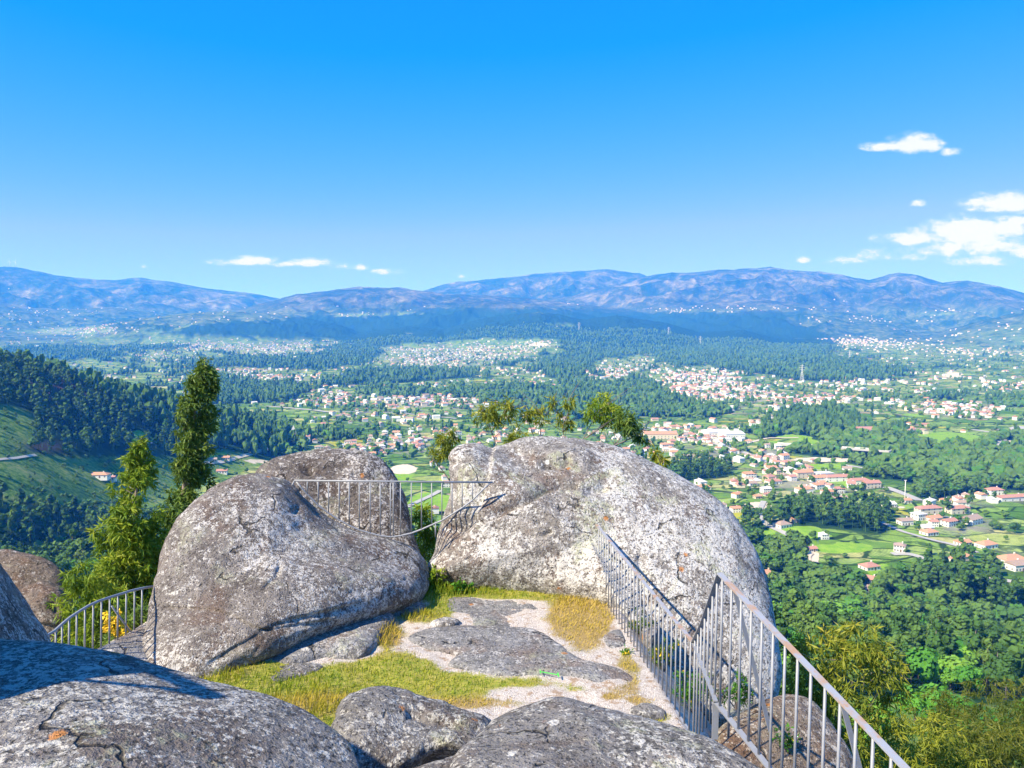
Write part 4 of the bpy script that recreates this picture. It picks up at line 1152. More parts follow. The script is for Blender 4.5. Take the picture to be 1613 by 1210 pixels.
sapling([[(1048, 745), (1042, 730), (1036, 716)]], [(1038, 718, 9), (1044, 726, 8), (1032, 712, 6)], 15.0, 220, M['leaf_ol'], 'small eucalyptus sapling tuft on the east slope of the dome', 48)

# bushes down the east slope and west gap
sapling([[(668, 900), (668, 850), (670, 830)]], [(668, 815, 18), (660, 840, 18), (678, 845, 18), (668, 870, 20), (664, 800, 10)], 15.8, 1300, M['leaf_yg'], 'bright green bush filling the cleft between the two large boulders', 51, 'bush', 'bush', base_drop=2)
sapling([[(1345, 1250), (1335, 1150), (1320, 1080)], [(1340, 1180), (1300, 1100), (1285, 1040)], [(1340, 1160), (1390, 1080), (1400, 1040)]],
        [(1300, 1020, 40), (1350, 1005, 40), (1280, 1070, 48), (1335, 1075, 55), (1390, 1045, 38), (1410, 1085, 30), (1270, 1120, 45), (1335, 1135, 50), (1390, 1130, 40), (1320, 1190, 60), (1400, 1190, 50), (1260, 1020, 22), (1375, 1020, 26)], 12.5, 6800, M['leaf_ol'], 'large olive eucalyptus bush with reddish tips, right behind the rusty top rail', 52, 'eucalyptus_bush', 'bush', base_drop=1.5, bare=14, stem_r=.03)
sapling([[(1460, 1330), (1455, 1230)], [(1458, 1300), (1440, 1200), (1430, 1170)]], [(1440, 1160, 40), (1480, 1150, 35), (1420, 1200, 45), (1475, 1205, 50), (1440, 1240, 50), (1510, 1190, 38)], 15.0, 4200, M['leaf_ol'], 'olive eucalyptus bush low beside the rusty railing end', 53, 'eucalyptus_bush', 'bush', base_drop=1.5, bare=8, stem_r=.03)
sapling([[(150, 1080), (150, 1000), (152, 930)]], [(130, 900, 26), (150, 930, 34), (120, 950, 36), (165, 975, 36), (130, 1000, 42), (185, 940, 24), (115, 920, 20)], 14.2, 3600, M['leaf_yg'], 'leafy eucalyptus bush behind the short curved railing', 54, 'eucalyptus_bush', 'bush', base_drop=2)
sapling([[(215, 1060), (215, 1000)]], [(205, 985, 24), (225, 960, 20), (190, 1010, 26), (228, 1000, 22)], 13.0, 1200, M['leaf_dg'], 'dark bush behind the short curved railing, against the speckled boulder', 55, 'bush', 'bush', base_drop=2)
M['leaf_fe'] = leaf_mat('feathery_leaves', [(0, (.04, .065, .010)), (.4, (.10, .125, .016)), (.7, (.20, .20, .030)), (1, (.36, .30, .07))], .3, 'tint', 1.2)
for i, (px, py, r, d, lab) in enumerate([
        (1555, 1165, 62, 24, 'feathery yellow green bush with tall plumes at the corner of the slope'), (1610, 1130, 60, 28, 'feathery bush with pale tips, farther out on the slope'),
        (1500, 1135, 44, 27, 'feathery olive bush between two taller plumed bushes'), (1600, 1215, 70, 18, 'coarse feathery bush low on the east slope'), (1540, 1215, 60, 17, 'olive feathery bush in front of the plumed bushes')]):
    rng = np.random.RandomState(70 + i)
    pf = [(px + rng.normal(0, r * .45), py + rng.normal(0, r * .5), r * rng.uniform(.35, .6)) for k in range(12)] + [(px + rng.uniform(-.6, .6) * r, py - r * rng.uniform(.7, 1.1), r * .2) for k in range(4)]
    sapling([[(px, py + r * 1.6), (px, py)]], pf, d, 3000, M['leaf_fe'], lab, 80 + i, 'bush', 'bush', L=(.14, .30), Wd=(.02, .04), base_drop=2)

# gorse with yellow flowers, herbs and brambles
def flowering(px, py, r, d, n, nf, label, seed, name, mat, cat='shrub', L=(.04, .07), Wd=(.012, .02), fl=.016):
    rng = np.random.RandomState(seed)
    b = at(px, py + r * .8, d)
    root = tag(empty(name, tuple(b)), label, cat)
    rm = px2m(r, d)
    cs = np.array([at(px + rng.normal(0, r * .4), py + rng.normal(0, r * .4), d + rng.normal(0, rm * .3)) for k in range(9)])
    B, D, LL, WW, T = sprays(rng, cs, [rm * .5] * 9, [n / 9] * 9, droop=(0, 0, .6), L=L, Wd=Wd, spread=1.0)
    link('foliage', leaves_mesh('foliage', B - b, D, LL, WW, mat, T, rng=rng), root)
    if nf:
        fc = cs[rng.randint(9, size=nf)] + rng.normal(0, rm * .28, (nf, 3)) + np.array([0, -rm * .2, rm * .1])
        q = MB()
        for c_ in fc:
            for k in range(3):
                v = rng.normal(size=(4, 3)) * fl
                q.add(c_ - b + v, [(0, 1, 2, 3)])
        link('blossoms', q.mesh('blossoms', [M['petal']]), root)
    q = MB()
    for c_ in cs:
        q.tube(np.array([[0, 0, -.1], (c_ - b) * .6, c_ - b]), [.008, .006, .003], 4, False)
    link('stem', q.mesh('stem', [M['twig']], True), root)
    return root


flowering(184, 992, 22, 12.2, 900, 60, 'gorse bush with bright yellow flowers behind the short curved railing', 61, 'gorse_bush', M['leaf_dg'], fl=.03)
flowering(1090, 1090, 34, 9.0, 900, 6, 'leafy green herb growing behind the lower bars of the railing', 62, 'wild_herb', M['leaf_br'], 'plant', fl=.012)
flowering(1160, 1085, 26, 9.2, 600, 4, 'leafy green herb at the foot of the big dome, behind the near railing', 63, 'wild_herb', M['leaf_br'], 'plant', fl=.012)
flowering(1045, 1035, 22, 9.8, 500, 16, 'wiry grey green plant with yellow flowers between railing and dome', 64, 'wild_flower', M['leaf_dg'], 'plant', fl=.014)
flowering(1010, 985, 20, 10.6, 420, 8, 'wiry plant with a few yellow flowers behind the far bars of the railing', 65, 'wild_flower', M['leaf_dg'], 'plant', fl=.012)
flowering(986, 1032, 10, 9.7, 160, 12, 'small tuft with yellow flowers on the gravel side of the railing', 66, 'wild_flower', M['leaf_br'], 'plant', fl=.012)
flowering(1240, 1165, 16, 8.5, 160, 4, 'small weed with one yellow flower on the sloping boulder', 67, 'wild_flower', M['leaf_br'], 'plant', fl=.012)
flowering(728, 925, 24, 12.0, 800, 0, 'dark green bramble clump in the grass strip under the dome', 68, 'bramble', M['leaf_br'], 'plant', L=(.04, .07), Wd=(.035, .05))
flowering(690, 915, 30, 12.2, 700, 5, 'bramble with orange brown stems beside the cleft between the boulders', 69, 'bramble', M['leaf_yg'], 'plant', L=(.05, .08), Wd=(.03, .045), fl=.012)

# grass, too many blades to count
rng = np.random.RandomState(5)
NGR = 260000
gi = rng.randint(0, len(gxf), NGR)
keep = (gmask[gi] > .42) & (rng.rand(NGR) < np.clip((gmask[gi] - .3) * 1.3, 0, 1)) & (gxf[gi] < ex[gi] + .25) & (gu[gi] > 250) & (gu[gi] < 1150) & (gyf[gi] < 13.0)
gi = gi[keep][:95000]
bx = gxf[gi] + rng.uniform(-.02, .02, len(gi)); by = gyf[gi] + rng.uniform(-.02, .02, len(gi))
bz = platform_z(bx, by)
bu, bv = proj(bx, by, bz)
tall = blobs(bu, bv, [(600, 1000, 30, 22, 1.0), (690, 925, 60, 20, .9), (520, 1115, 100, 22, .55), (740, 930, 60, 10, .5), (920, 945, 50, 14, .5), (655, 975, 26, 16, .6), (560, 1200, 50, 24, .6), (640, 1200, 70, 24, .5), (470, 1085, 60, 16, .35), (345, 1068, 40, 20, .6)])
hgt_b = rng.uniform(.025, .06, len(gi)) + .15 * np.clip(tall, 0, 1) * rng.uniform(.4, 1.2, len(gi))
ang = rng.uniform(0, 2 * math.pi, len(gi)); lean = rng.uniform(.05, .7, len(gi))
dr = np.stack([np.cos(ang) * lean + .15, np.sin(ang) * lean, np.ones(len(gi))], 1); dr /= np.linalg.norm(dr, axis=1)[:, None]
sd = np.stack([-np.sin(ang + .8), np.cos(ang + .8), np.zeros(len(gi))], 1) * (.0035 + .003 * rng.rand(len(gi)))[:, None]
b0 = np.stack([bx, by, bz - .005], 1); tip = b0 + dr * hgt_b[:, None]; tip[:, 2] -= .15 * hgt_b * lean
V = np.stack([b0 - sd, b0 + sd, b0 + dr * hgt_b[:, None] * .6 + sd * .7, tip, b0 + dr * hgt_b[:, None] * .6 - sd * .7], 1).reshape(-1, 3)
tint = np.clip(.12 + .25 * rng.rand(len(gi)) + .75 * gstraw[gi] + .18 * gn[gi], 0, 1)
M['grass'] = leaf_mat('grass_blades', [(0, (.065, .155, .012)), (.3, (.22, .31, .022)), (.5, (.42, .40, .036)), (.7, (.56, .42, .07)), (1, (.64, .45, .16))], .3, 'tint', 2.0)
me = mesh_np('grass', V, [np.arange(len(gi) * 5).reshape(-1, 5)], [M['grass']], None, {'tint': np.repeat(tint, 5)})
tag(link('grass', me), kind='stuff')
# gravel chips on the bare ground
NP_ = 3500
gi = rng.randint(0, len(gxf), NP_ * 6)
gi = gi[(gmask[gi] < .4) & (gu[gi] > 560) & (gu[gi] < 1120) & (gxf[gi] < ex[gi]) & (gyf[gi] < 12.9)][:NP_]
n = len(gi); rad = rng.uniform(.004, .012, n) * (1 + .8 * (rng.rand(n) > .96))
oc = np.array([(1, 0, 0), (0, 1, 0), (-1, 0, 0), (0, -1, 0), (0, 0, .7), (0, 0, -.7)], float)
V = (gxf[gi] + rng.uniform(-.02, .02, n))[:, None], (gyf[gi] + rng.uniform(-.02, .02, n))[:, None]
cen = np.stack([V[0][:, 0], V[1][:, 0], platform_z(V[0][:, 0], V[1][:, 0]) + .003], 1)
V = cen[:, None] + oc[None] * rad[:, None, None] * rng.uniform(.6, 1.3, (n, 6, 1))
tri = np.array([(0, 1, 4), (1, 2, 4), (2, 3, 4), (3, 0, 4), (1, 0, 5), (2, 1, 5), (3, 2, 5), (0, 3, 5)])
ff = (tri[None] + (np.arange(n) * 6)[:, None, None]).reshape(-1, 3)
m, t = new_mat('gravel_chips')
tn = t.n('ShaderNodeAttribute', {'attribute_name': 'tint'}).outputs['Fac']
b = t.n('ShaderNodeBsdfPrincipled', Base_Color=t.ramp(tn, [(0, (.26, .20, .16)), (.4, (.47, .40, .35)), (.8, (.66, .60, .55)), (1, (.75, .72, .68))]), Roughness=.9)
t.n('ShaderNodeOutputMaterial', Surface=b.outputs[0])
tag(link('gravel', mesh_np('gravel', V.reshape(-1, 3), [ff], [m], None, {'tint': np.repeat(rng.rand(n), 6)})), kind='stuff')

# the bright green plastic clip lying on the slab
M['green_plastic'] = plain('green_plastic', (.06, .62, .05), .4)
a, b_ = on_level(851, 1058, GZ + .06), on_level(879, 1063, GZ + .06)
q = MB(); q.bar(a, b_, .009, .006, (0, 1, 0)); q.bar(a + np.array([0, .05, 0]), a + np.array([0, -.05, 0]), .010, .006, (1, 0, 0)); q.bar(b_ + np.array([0, .05, .0]), b_ + np.array([.005, -.05, .0]), .014, .007, (1, 0, 0))
o = tag(link('plastic_clip', q.mesh('plastic_clip', [M['green_plastic']])), 'bright green plastic strip with a crossbar at each end, dropped on the long slab', 'litter')


# ------------------------------------------------------------------ woods and field trees
def ico(sub):
    ph = (1 + 5 ** .5) / 2
    v = np.array([(-1, ph, 0), (1, ph, 0), (-1, -ph, 0), (1, -ph, 0), (0, -1, ph), (0, 1, ph), (0, -1, -ph), (0, 1, -ph), (ph, 0, -1), (ph, 0, 1), (-ph, 0, -1), (-ph, 0, 1)], float)
    v /= np.linalg.norm(v, axis=1)[:, None]
    f = np.array([(0, 11, 5), (0, 5, 1), (0, 1, 7), (0, 7, 10), (0, 10, 11), (1, 5, 9), (5, 11, 4), (11, 10, 2), (10, 7, 6), (7, 1, 8), (3, 9, 4), (3, 4, 2), (3, 2, 6), (3, 6, 8), (3, 8, 9), (4, 9, 5), (2, 4, 11), (6, 2, 10), (8, 6, 7), (9, 8, 1)])
    for _ in range(sub):
        vs = [tuple(x) for x in v]; cache = {}; nf = []

        def mid(a, b):
            k = (min(a, b), max(a, b))
            if k not in cache:
                m_ = np.array(vs[a]) + np.array(vs[b]); m_ /= np.linalg.norm(m_); vs.append(tuple(m_)); cache[k] = len(vs) - 1
            return cache[k]
        for a, b, c_ in f:
            x, y, z = mid(a, b), mid(b, c_), mid(c_, a)
            nf += [(a, x, z), (b, y, x), (c_, z, y), (x, y, z)]
        v = np.array(vs); f = np.array(nf)
    return v, f


ICO0, ICO1 = ico(0), ico(1)


def crown(kind, seed, nlobe, nclump, csize):
    """unit-height crown (tree height 1, base at 0) as (verts, quads, tris): clumps of leaves on lobes round a dark core"""
    rng = np.random.RandomState(seed)
    lobes = []
    if kind == 'round':
        for i in range(nlobe):
            a = rng.uniform(0, 6.28); rr = .26 * math.sqrt(rng.rand())
            lobes.append(((math.cos(a) * rr, math.sin(a) * rr, rng.uniform(.38, .78)), rng.uniform(.15, .25)))
        lobes.append(((0, 0, .6), .27))
    elif kind == 'gum':
        for i in range(nlobe):
            k = rng.uniform(.38, .97); a = rng.uniform(0, 6.28); rr = .15 * (1.15 - k) * 1.5 * math.sqrt(rng.rand())
            lobes.append(((math.cos(a) * rr, math.sin(a) * rr, k), rng.uniform(.05, .10) * (1.5 - .6 * k)))
        lobes.append(((0, 0, .66), .10))
    else:
        for i in range(nlobe):
            k = rng.uniform(.25, .98); a = rng.uniform(0, 6.28); rr = .24 * (1.02 - k)
            lobes.append(((math.cos(a) * rr, math.sin(a) * rr, k), .05 + .11 * (1.05 - k)))
    V, Q, T = [], [], []; n = 0
    w = np.array([l[1] ** 2 for l in lobes]); w /= w.sum()
    pick = rng.choice(len(lobes), nclump, p=w)
    C = np.array([l[0] for l in lobes])[pick]; Rr = np.array([l[1] for l in lobes])[pick]
    u = rng.normal(size=(nclump, 3)); u[:, 2] += .25; u /= np.linalg.norm(u, axis=1)[:, None]
    p = C + u * (Rr * rng.uniform(.75, 1.12, nclump))[:, None]
    nr = u + rng.normal(0, .27, (nclump, 3)); nr /= np.linalg.norm(nr, axis=1)[:, None]
    t1 = np.cross(nr, rng.normal(size=(nclump, 3))); t1 /= np.linalg.norm(t1, axis=1)[:, None]
    t2 = np.cross(nr, t1)
    s = (csize * rng.uniform(.55, 1.3, nclump))[:, None]
    qv = np.stack([p - t1 * s - t2 * s * .6, p + t1 * s * .8 - t2 * s, p + t1 * s + t2 * s * .7 - nr * s * .4, p - t1 * s * .7 + t2 * s - nr * s * .3], 1).reshape(-1, 3)
    V.append(qv); Q = np.arange(nclump * 4).reshape(-1, 4); n = len(qv)
    for (c, r) in lobes:
        v, f = ICO0
        V.append(np.array(c) + v * r * .78); T.append(f + n); n += len(v)
    return np.concatenate(V), Q, np.concatenate(T)


FOR_R = [(0, (.026, .105, .016)), (.3, (.050, .190, .022)), (.5, (.095, .265, .028)), (.7, (.16, .33, .036)), (1, (.26, .37, .06))]
FOR_G = [(0, (.028, .075, .018)), (.4, (.062, .145, .028)), (.7, (.120, .210, .038)), (.92, (.10, .130, .036)), (1, (.15, .125, .060))]
M['crown_round'] = leaf_mat('broadleaf_crown', FOR_R, .12, None, .12, .8)
M['crown_gum'] = leaf_mat('gum_crown', FOR_G, .12, None, .12, .8)
M['crown_mass'] = leaf_mat('woodland_crowns', FOR_G[:3] + [(.76, (.060, .170, .026)), (.9, (.105, .26, .030)), (1, (.20, .35, .05))], .10, 'tint', .05, .85)
M['trunk_pale'] = plain('pale_trunk', (.20, .16, .13), .9, 0, .3, .8)

# candidates on jittered grids, thinned by the cover
rng = np.random.RandomState(11)
cand = []
for (r0, r1, sp) in ((45, 420, 6.4), (420, 1000, 7.4), (1000, 2400, 9.5), (2400, 5200, 15.0)):
    gx_, gy_ = np.meshgrid(np.arange(-r1 * .78, r1 * .78, sp), np.arange(20, r1, sp))
    x = gx_.ravel() + rng.uniform(-.5, .5, gx_.size) * sp; y = gy_.ravel() + rng.uniform(-.5, .5, gy_.size) * sp
    r = np.hypot(x, y); k = (r >= r0) & (r < r1) & (np.abs(x) < y * .72)
    cand.append(np.stack([x[k], y[k]], 1))
cand = np.concatenate(cand)
cxx, cyy = cand[:, 0], cand[:, 1]
czz = hgt(cxx, cyy)
cf, ct, ch, cn1_, cn2_ = cover(cxx, cyy, czz)
cu, cv = proj(cxx, cyy, czz)
bare_c = blobs(cu, cv, BARE) + blobs(cu, cv, MEAD)
solo = .05 + .17 * sstep(cn2_, .0, .5) + .05 * (ct > .3) + .42 * ((cu < 330) & (np.hypot(cxx, cyy) < 1300))
keep = (rng.rand(len(cf)) < np.where(cf > .5, .84, solo * np.clip(sstep(np.hypot(cxx, cyy), 5200, 1500) + .25, 0, 1))) & (bare_c < .5) & (ch < .3)
cxx, cyy, czz, cf, cu, cv, cn1_, cn2_ = [a[keep] for a in (cxx, cyy, czz, cf, cu, cv, cn1_, cn2_)]
crr = np.hypot(cxx, cyy)
ROADS_PX = []
# which kind: eucalypt / pine woods are dark, the deciduous ones bright
GUMW = [(1300, 815, 100, 20, .8), (120, 590, 220, 70, 1.2), (230, 660, 200, 60, 1.2), (380, 690, 120, 40, 1.2), (70, 850, 160, 30, 1.0), (1320, 820, 130, 30, 1.4), (1500, 920, 95, 40, 1.5), (1110, 745, 80, 16, 1.3), (1290, 660, 70, 20, 1.0), (1300, 950, 90, 22, 1.0), (1560, 1060, 120, 50, 1.0), (1330, 1060, 120, 30, .6), (420, 622, 100, 17, 1.4), (900, 540, 500, 60, .8), (1450, 990, 60, 20, .4)]
RNDW = [(1210, 890, 60, 50, 1.8), (1400, 975, 110, 34, 2.2), (1290, 925, 80, 26, 1.7), (1280, 980, 60, 20, .9), (1500, 735, 160, 36, 1.2), (1420, 720, 100, 24, .7), (90, 880, 60, 16, .9), (120, 770, 80, 20, .8), (1440, 850, 50, 16, 1.2), (1490, 1100, 50, 16, 1.5), (1560, 850, 80, 20, 1.0), (1330, 700, 80, 10, .6), (560, 740, 150, 30, 1.0), (1590, 760, 60, 16, .8)]
gumness = blobs(cu, cv, GUMW) - blobs(cu, cv, RNDW) + .5 * cn1_ + .5 * cn2_ + .7 * rng.rand(len(cu)) - .38
is_gum = np.where(cf > .5, gumness > .12, rng.rand(len(cu)) < .12)
hh = np.where(is_gum, np.clip(rng.normal(16, 3.8, len(cu)), 7, 26), np.clip(rng.normal(10, 2.8, len(cu)), 4, 17)) * np.where(cf > .5, 1, .75) * np.where(crr < 260, .75, 1)
hh = hh * np.where(crr > 2400, 1.25, 1) * np.where((cu < 330) & (crr < 1300) & (cf < .5), .5, 1)
tu_, tv_ = proj(cxx, cyy, czz + hh)
# nothing that the boulders and the ledge hide wholly
HID = [[(205, 1300), (240, 900), (300, 790), (420, 745), (480, 712), (590, 716), (640, 780), (660, 880), (690, 880), (700, 800), (715, 715), (870, 695), (1000, 715), (1100, 780), (1180, 870), (1215, 960), (1225, 1060), (1215, 1300)], [(-900, 1300), (-900, 1010), (0, 1012), (240, 1050), (240, 1300)]]


def inside(u, v, poly):
    c = np.zeros(u.shape, bool); k = len(poly)
    for i in range(k):
        (x1, y1), (x2, y2) = poly[i], poly[(i + 1) % k]
        c ^= ((y1 > v) != (y2 > v)) & (u < (x2 - x1) * (v - y1) / (y2 - y1 + 1e-9) + x1)
    return c


hid = np.zeros(len(tu_), bool)
for pg in HID:
    hid |= inside(tu_, tv_, pg)
seen = (tu_ > -60) & (tu_ < 1673) & (tv_ < 1230) & ~hid
# what even a step to the side would not show
deep = inside(tu_, tv_, [(330, 1300), (350, 900), (400, 810), (500, 770), (570, 770), (600, 1300)]) | inside(tu_, tv_, [(810, 1300), (815, 810), (880, 750), (950, 750), (1010, 800), (1070, 880), (1100, 960), (1110, 1300)]) | inside(tu_, tv_, HID[1])
keep = ~deep & (tu_ > -260) & (tu_ < 1870)
order = np.argsort(crr)
first_round = [i for i in order if seen[i] and not is_gum[i] and 25 < tu_[i] < 1590][:290]
first_gum = [i for i in order if seen[i] and is_gum[i] and 25 < tu_[i] < 1590][:290]

variants = {}
for kind, nm, seeds, nl, nc_, cs in (('round', 'broadleaf_tree', range(5), 7, 620, .040), ('gum', 'eucalyptus_tree', range(5), 15, 620, .026)):
    vs = []
    for s in seeds:
        V, Q, T = crown(kind, 200 + s + (50 if kind == 'gum' else 0), nl, nc_, cs)
        cm = mesh_np('crown', V, [Q, T], [M['crown_' + kind]])
        q = MB()
        rg = np.random.RandomState(s)
        if kind == 'gum':
            q.tube([(0, 0, -.05), (.006, 0, .3), (-.004, .004, .62), (0, 0, .9)], [.014, .011, .008, .003], 6)
        else:
            q.tube([(0, 0, -.05), (.01, 0, .2), (0, .01, .5)], [.032, .026, .014], 6)
            for a in range(4):
                q.tube([(0, 0, .26), (.1 * math.cos(a * 1.6), .1 * math.sin(a * 1.6), .45), (.18 * math.cos(a * 1.6), .18 * math.sin(a * 1.6), .6)], [.016, .011, .005], 5)
        vs.append((cm, q.mesh('trunk', [M['trunk_pale']], True)))
    variants[nm] = vs


def wood_label(kind, u, v, r, f):
    side = 'west' if u < 760 else 'east'
    if kind == 'eucalyptus_tree':
        if f <= .5: return ('slim dark eucalyptus standing by itself in the open below the rocks', 'lone eucalypts below the rocks')
        if side == 'west': return ('slim dark eucalyptus in the wood below the west railing', 'eucalypts in the wood below the west railing')
        if r < 330: return ('slim dark eucalyptus on the slope just past the steel railing', 'eucalypts on the slope past the steel railing')
        return ('slim dark eucalyptus in the wood beside the east village', 'eucalypts in the woods beside the east village')
    if f <= .5: return ('round green tree standing by itself in the fields or by a hedge', 'lone round trees in the fields')
    if side == 'west': return ('round bright green tree in the wood below the west railing', 'round trees in the wood below the west railing')
    if r < 330: return ('round bright green tree on the slope just past the steel railing', 'round trees on the slope past the steel railing')
    return ('round bright green tree in the wood between the east farmhouses', 'round trees in the woods between the east farmhouses')


for nm, ids in (('broadleaf_tree', first_round), ('eucalyptus_tree', first_gum)):
    for i in ids:
        lab, grp = wood_label(nm, cu[i], cv[i], crr[i], cf[i])
        root = tag(empty(nm, (cxx[i], cyy[i], czz[i] - .2), rng.uniform(0, 6.28)), lab, 'tree', grp)
        h = hh[i]; w = h * rng.uniform(.85, 1.25)
        root.scale = (w, w, h)
        cm, tm = variants[nm][rng.randint(5)]
        link('trunk', tm, root); link('crown', cm, root)

# the rest of the woods reads as one mass
done = np.zeros(len(cxx), bool); done[first_round] = True; done[first_gum] = True
rest = np.nonzero(keep & ~done)[0]


def stamp(ids, protos, rng):
    Vs, Qs, Ts, Tn = [], [], [], []; n = 0
    which = rng.randint(len(protos), size=len(ids))
    for k, (V, Q, T) in enumerate(protos):
        sel = ids[which == k]
        if not len(sel): continue
        a = rng.uniform(0, 6.28, len(sel)); ca, sa = np.cos(a), np.sin(a)
        h = hh[sel]; w = h * rng.uniform(.85, 1.3, len(sel))
        x = (V[None, :, 0] * ca[:, None] - V[None, :, 1] * sa[:, None]) * w[:, None] + cxx[sel][:, None]
        y = (V[None, :, 0] * sa[:, None] + V[None, :, 1] * ca[:, None]) * w[:, None] + cyy[sel][:, None]
        z = V[None, :, 2] * h[:, None] + czz[sel][:, None] - .3
        Vs.append(np.stack([x, y, z], 2).reshape(-1, 3))
        off = (np.arange(len(sel)) * len(V))[:, None, None] + n
        if len(Q): Qs.append((Q[None] + off).reshape(-1, 4))
        if len(T): Ts.append((T[None] + off).reshape(-1, 3))
        tn = np.where(is_gum[sel], rng.uniform(0, .62, len(sel)), rng.uniform(.55, 1.0, len(sel)))
        tn = np.where((rng.rand(len(sel)) < .22) & (cf[sel] > .5), rng.uniform(.1, 1.0, len(sel)), tn)
        Tn.append(np.repeat(tn, len(V)))
        n += len(sel) * len(V)
    return Vs, Qs, Ts, Tn, n


def far_proto(kind, seed, sub):
    rg = np.random.RandomState(seed)
    v, f = (ICO1 if sub else ICO0)
    d = 1 + .28 * rg.normal(size=len(v))
    v = v * np.clip(d, .6, 1.5)[:, None]
    if kind == 'gum':
        return np.stack([v[:, 0] * .19, v[:, 1] * .19, .58 + v[:, 2] * .40], 1), np.zeros((0, 4), int), f
    return np.stack([v[:, 0] * .40, v[:, 1] * .40, .52 + v[:, 2] * .42], 1), np.zeros((0, 4), int), f


def with_trunk(p):
    V, Q, T = p
    tv = np.array([(-.012, -.012, -.05), (.012, -.012, -.05), (0, .014, -.05), (0, 0, .8)])
    return np.vstack([V, tv]), Q, np.vstack([T, np.array([(0, 1, 3), (1, 2, 3), (2, 0, 3)]) + len(V)])


allv, allq, allt, alln = [], [], [], []; base_n = 0
for lo, hi, lod in ((0, 1000, 0), (1000, 2300, 1), (2300, 9000, 2)):
    for kind, flag in (('round', False), ('gum', True)):
        ids = rest[(crr[rest] >= lo) & (crr[rest] < hi) & (is_gum[rest] == flag)]
        if not len(ids): continue
        if lod == 0: protos = [with_trunk(crown(kind, 300 + s, 6 if kind == 'round' else 9, 90, .085 if kind == 'round' else .052)) for s in range(6)]
        else: protos = [far_proto(kind, 400 + s, lod == 1) for s in range(8)]
        Vs, Qs, Ts, Tn, n = stamp(ids, protos, rng)
        allv += Vs; alln += Tn
        allq += [q_ + base_n for q_ in Qs]; allt += [t_ + base_n for t_ in Ts]; base_n += n
me = mesh_np('woodland', np.concatenate(allv), [np.concatenate(allq), np.concatenate(allt)], [M['crown_mass']], None, {'tint': np.concatenate(alln)})
tag(link('woodland', me), kind='stuff')
print('trees', len(rest), 'verts', base_n)


# ------------------------------------------------------------------ houses, roads, the viaduct
M['wall_white'] = plain('white_render', (.80, .78, .73), .9, 0, .06, .4)
M['wall_cream'] = plain('cream_render', (.72, .62, .46), .9, 0, .06, .4)
M['wall_grey'] = plain('grey_render', (.50, .48, .45), .9, 0, .1, .4)
M['roof_orange'] = plain('orange_tiles', (.54, .27, .16), .85, 0, .22, .7)
M['roof_red'] = plain('red_tiles', (.44, .22, .165), .85, 0, .22, .7)
M['roof_brown'] = plain('brown_tiles', (.36, .26, .21), .85, 0, .25, .7)
M['roof_grey'] = plain('pale_sheet_roof', (.62, .62, .63), .6, 0, .1, .5)
M['pane'] = plain('window_glass', (.16, .16, .17), .3)
M['shutter'] = plain('brown_door', (.16, .09, .05), .7)
M['road'] = plain('pale_asphalt', (.40, .385, .36), .9, 0, .15, .1)
M['dirt'] = plain('pale_earth', (.58, .49, .38), .95, 0, .15, .1)
M['concrete'] = plain('concrete', (.50, .49, .47), .9, 0, .12, .2)


def roof_geo(w, d, h, rise, kind, over=.5):
    a, b = w / 2 + over, d / 2 + over
    if kind == 'hip':
        rl = max(a - b, .3)
        v = [(-a, -b, h), (a, -b, h), (a, b, h), (-a, b, h), (-rl, 0, h + rise), (rl, 0, h + rise)]
        return v, [(0, 1, 5, 4), (2, 3, 4, 5)], [(1, 2, 5), (3, 0, 4)], [(3, 2, 1, 0)]
    if kind == 'flat':
        v = [(-a, -b, h), (a, -b, h), (a, b, h), (-a, b, h), (-a, -b, h + .5), (a, -b, h + .5), (a, b, h + .5), (-a, b, h + .5)]
        return v, [(4, 5, 6, 7), (0, 1, 5, 4), (1, 2, 6, 5), (2, 3, 7, 6), (3, 0, 4, 7), (3, 2, 1, 0)], [], []
    v = [(-a, -b, h), (a, -b, h), (a, b, h), (-a, b, h), (-a, 0, h + rise), (a, 0, h + rise)]
    return v, [(0, 1, 5, 4), (2, 3, 4, 5), (3, 2, 1, 0)], [(1, 2, 5), (3, 0, 4)], []


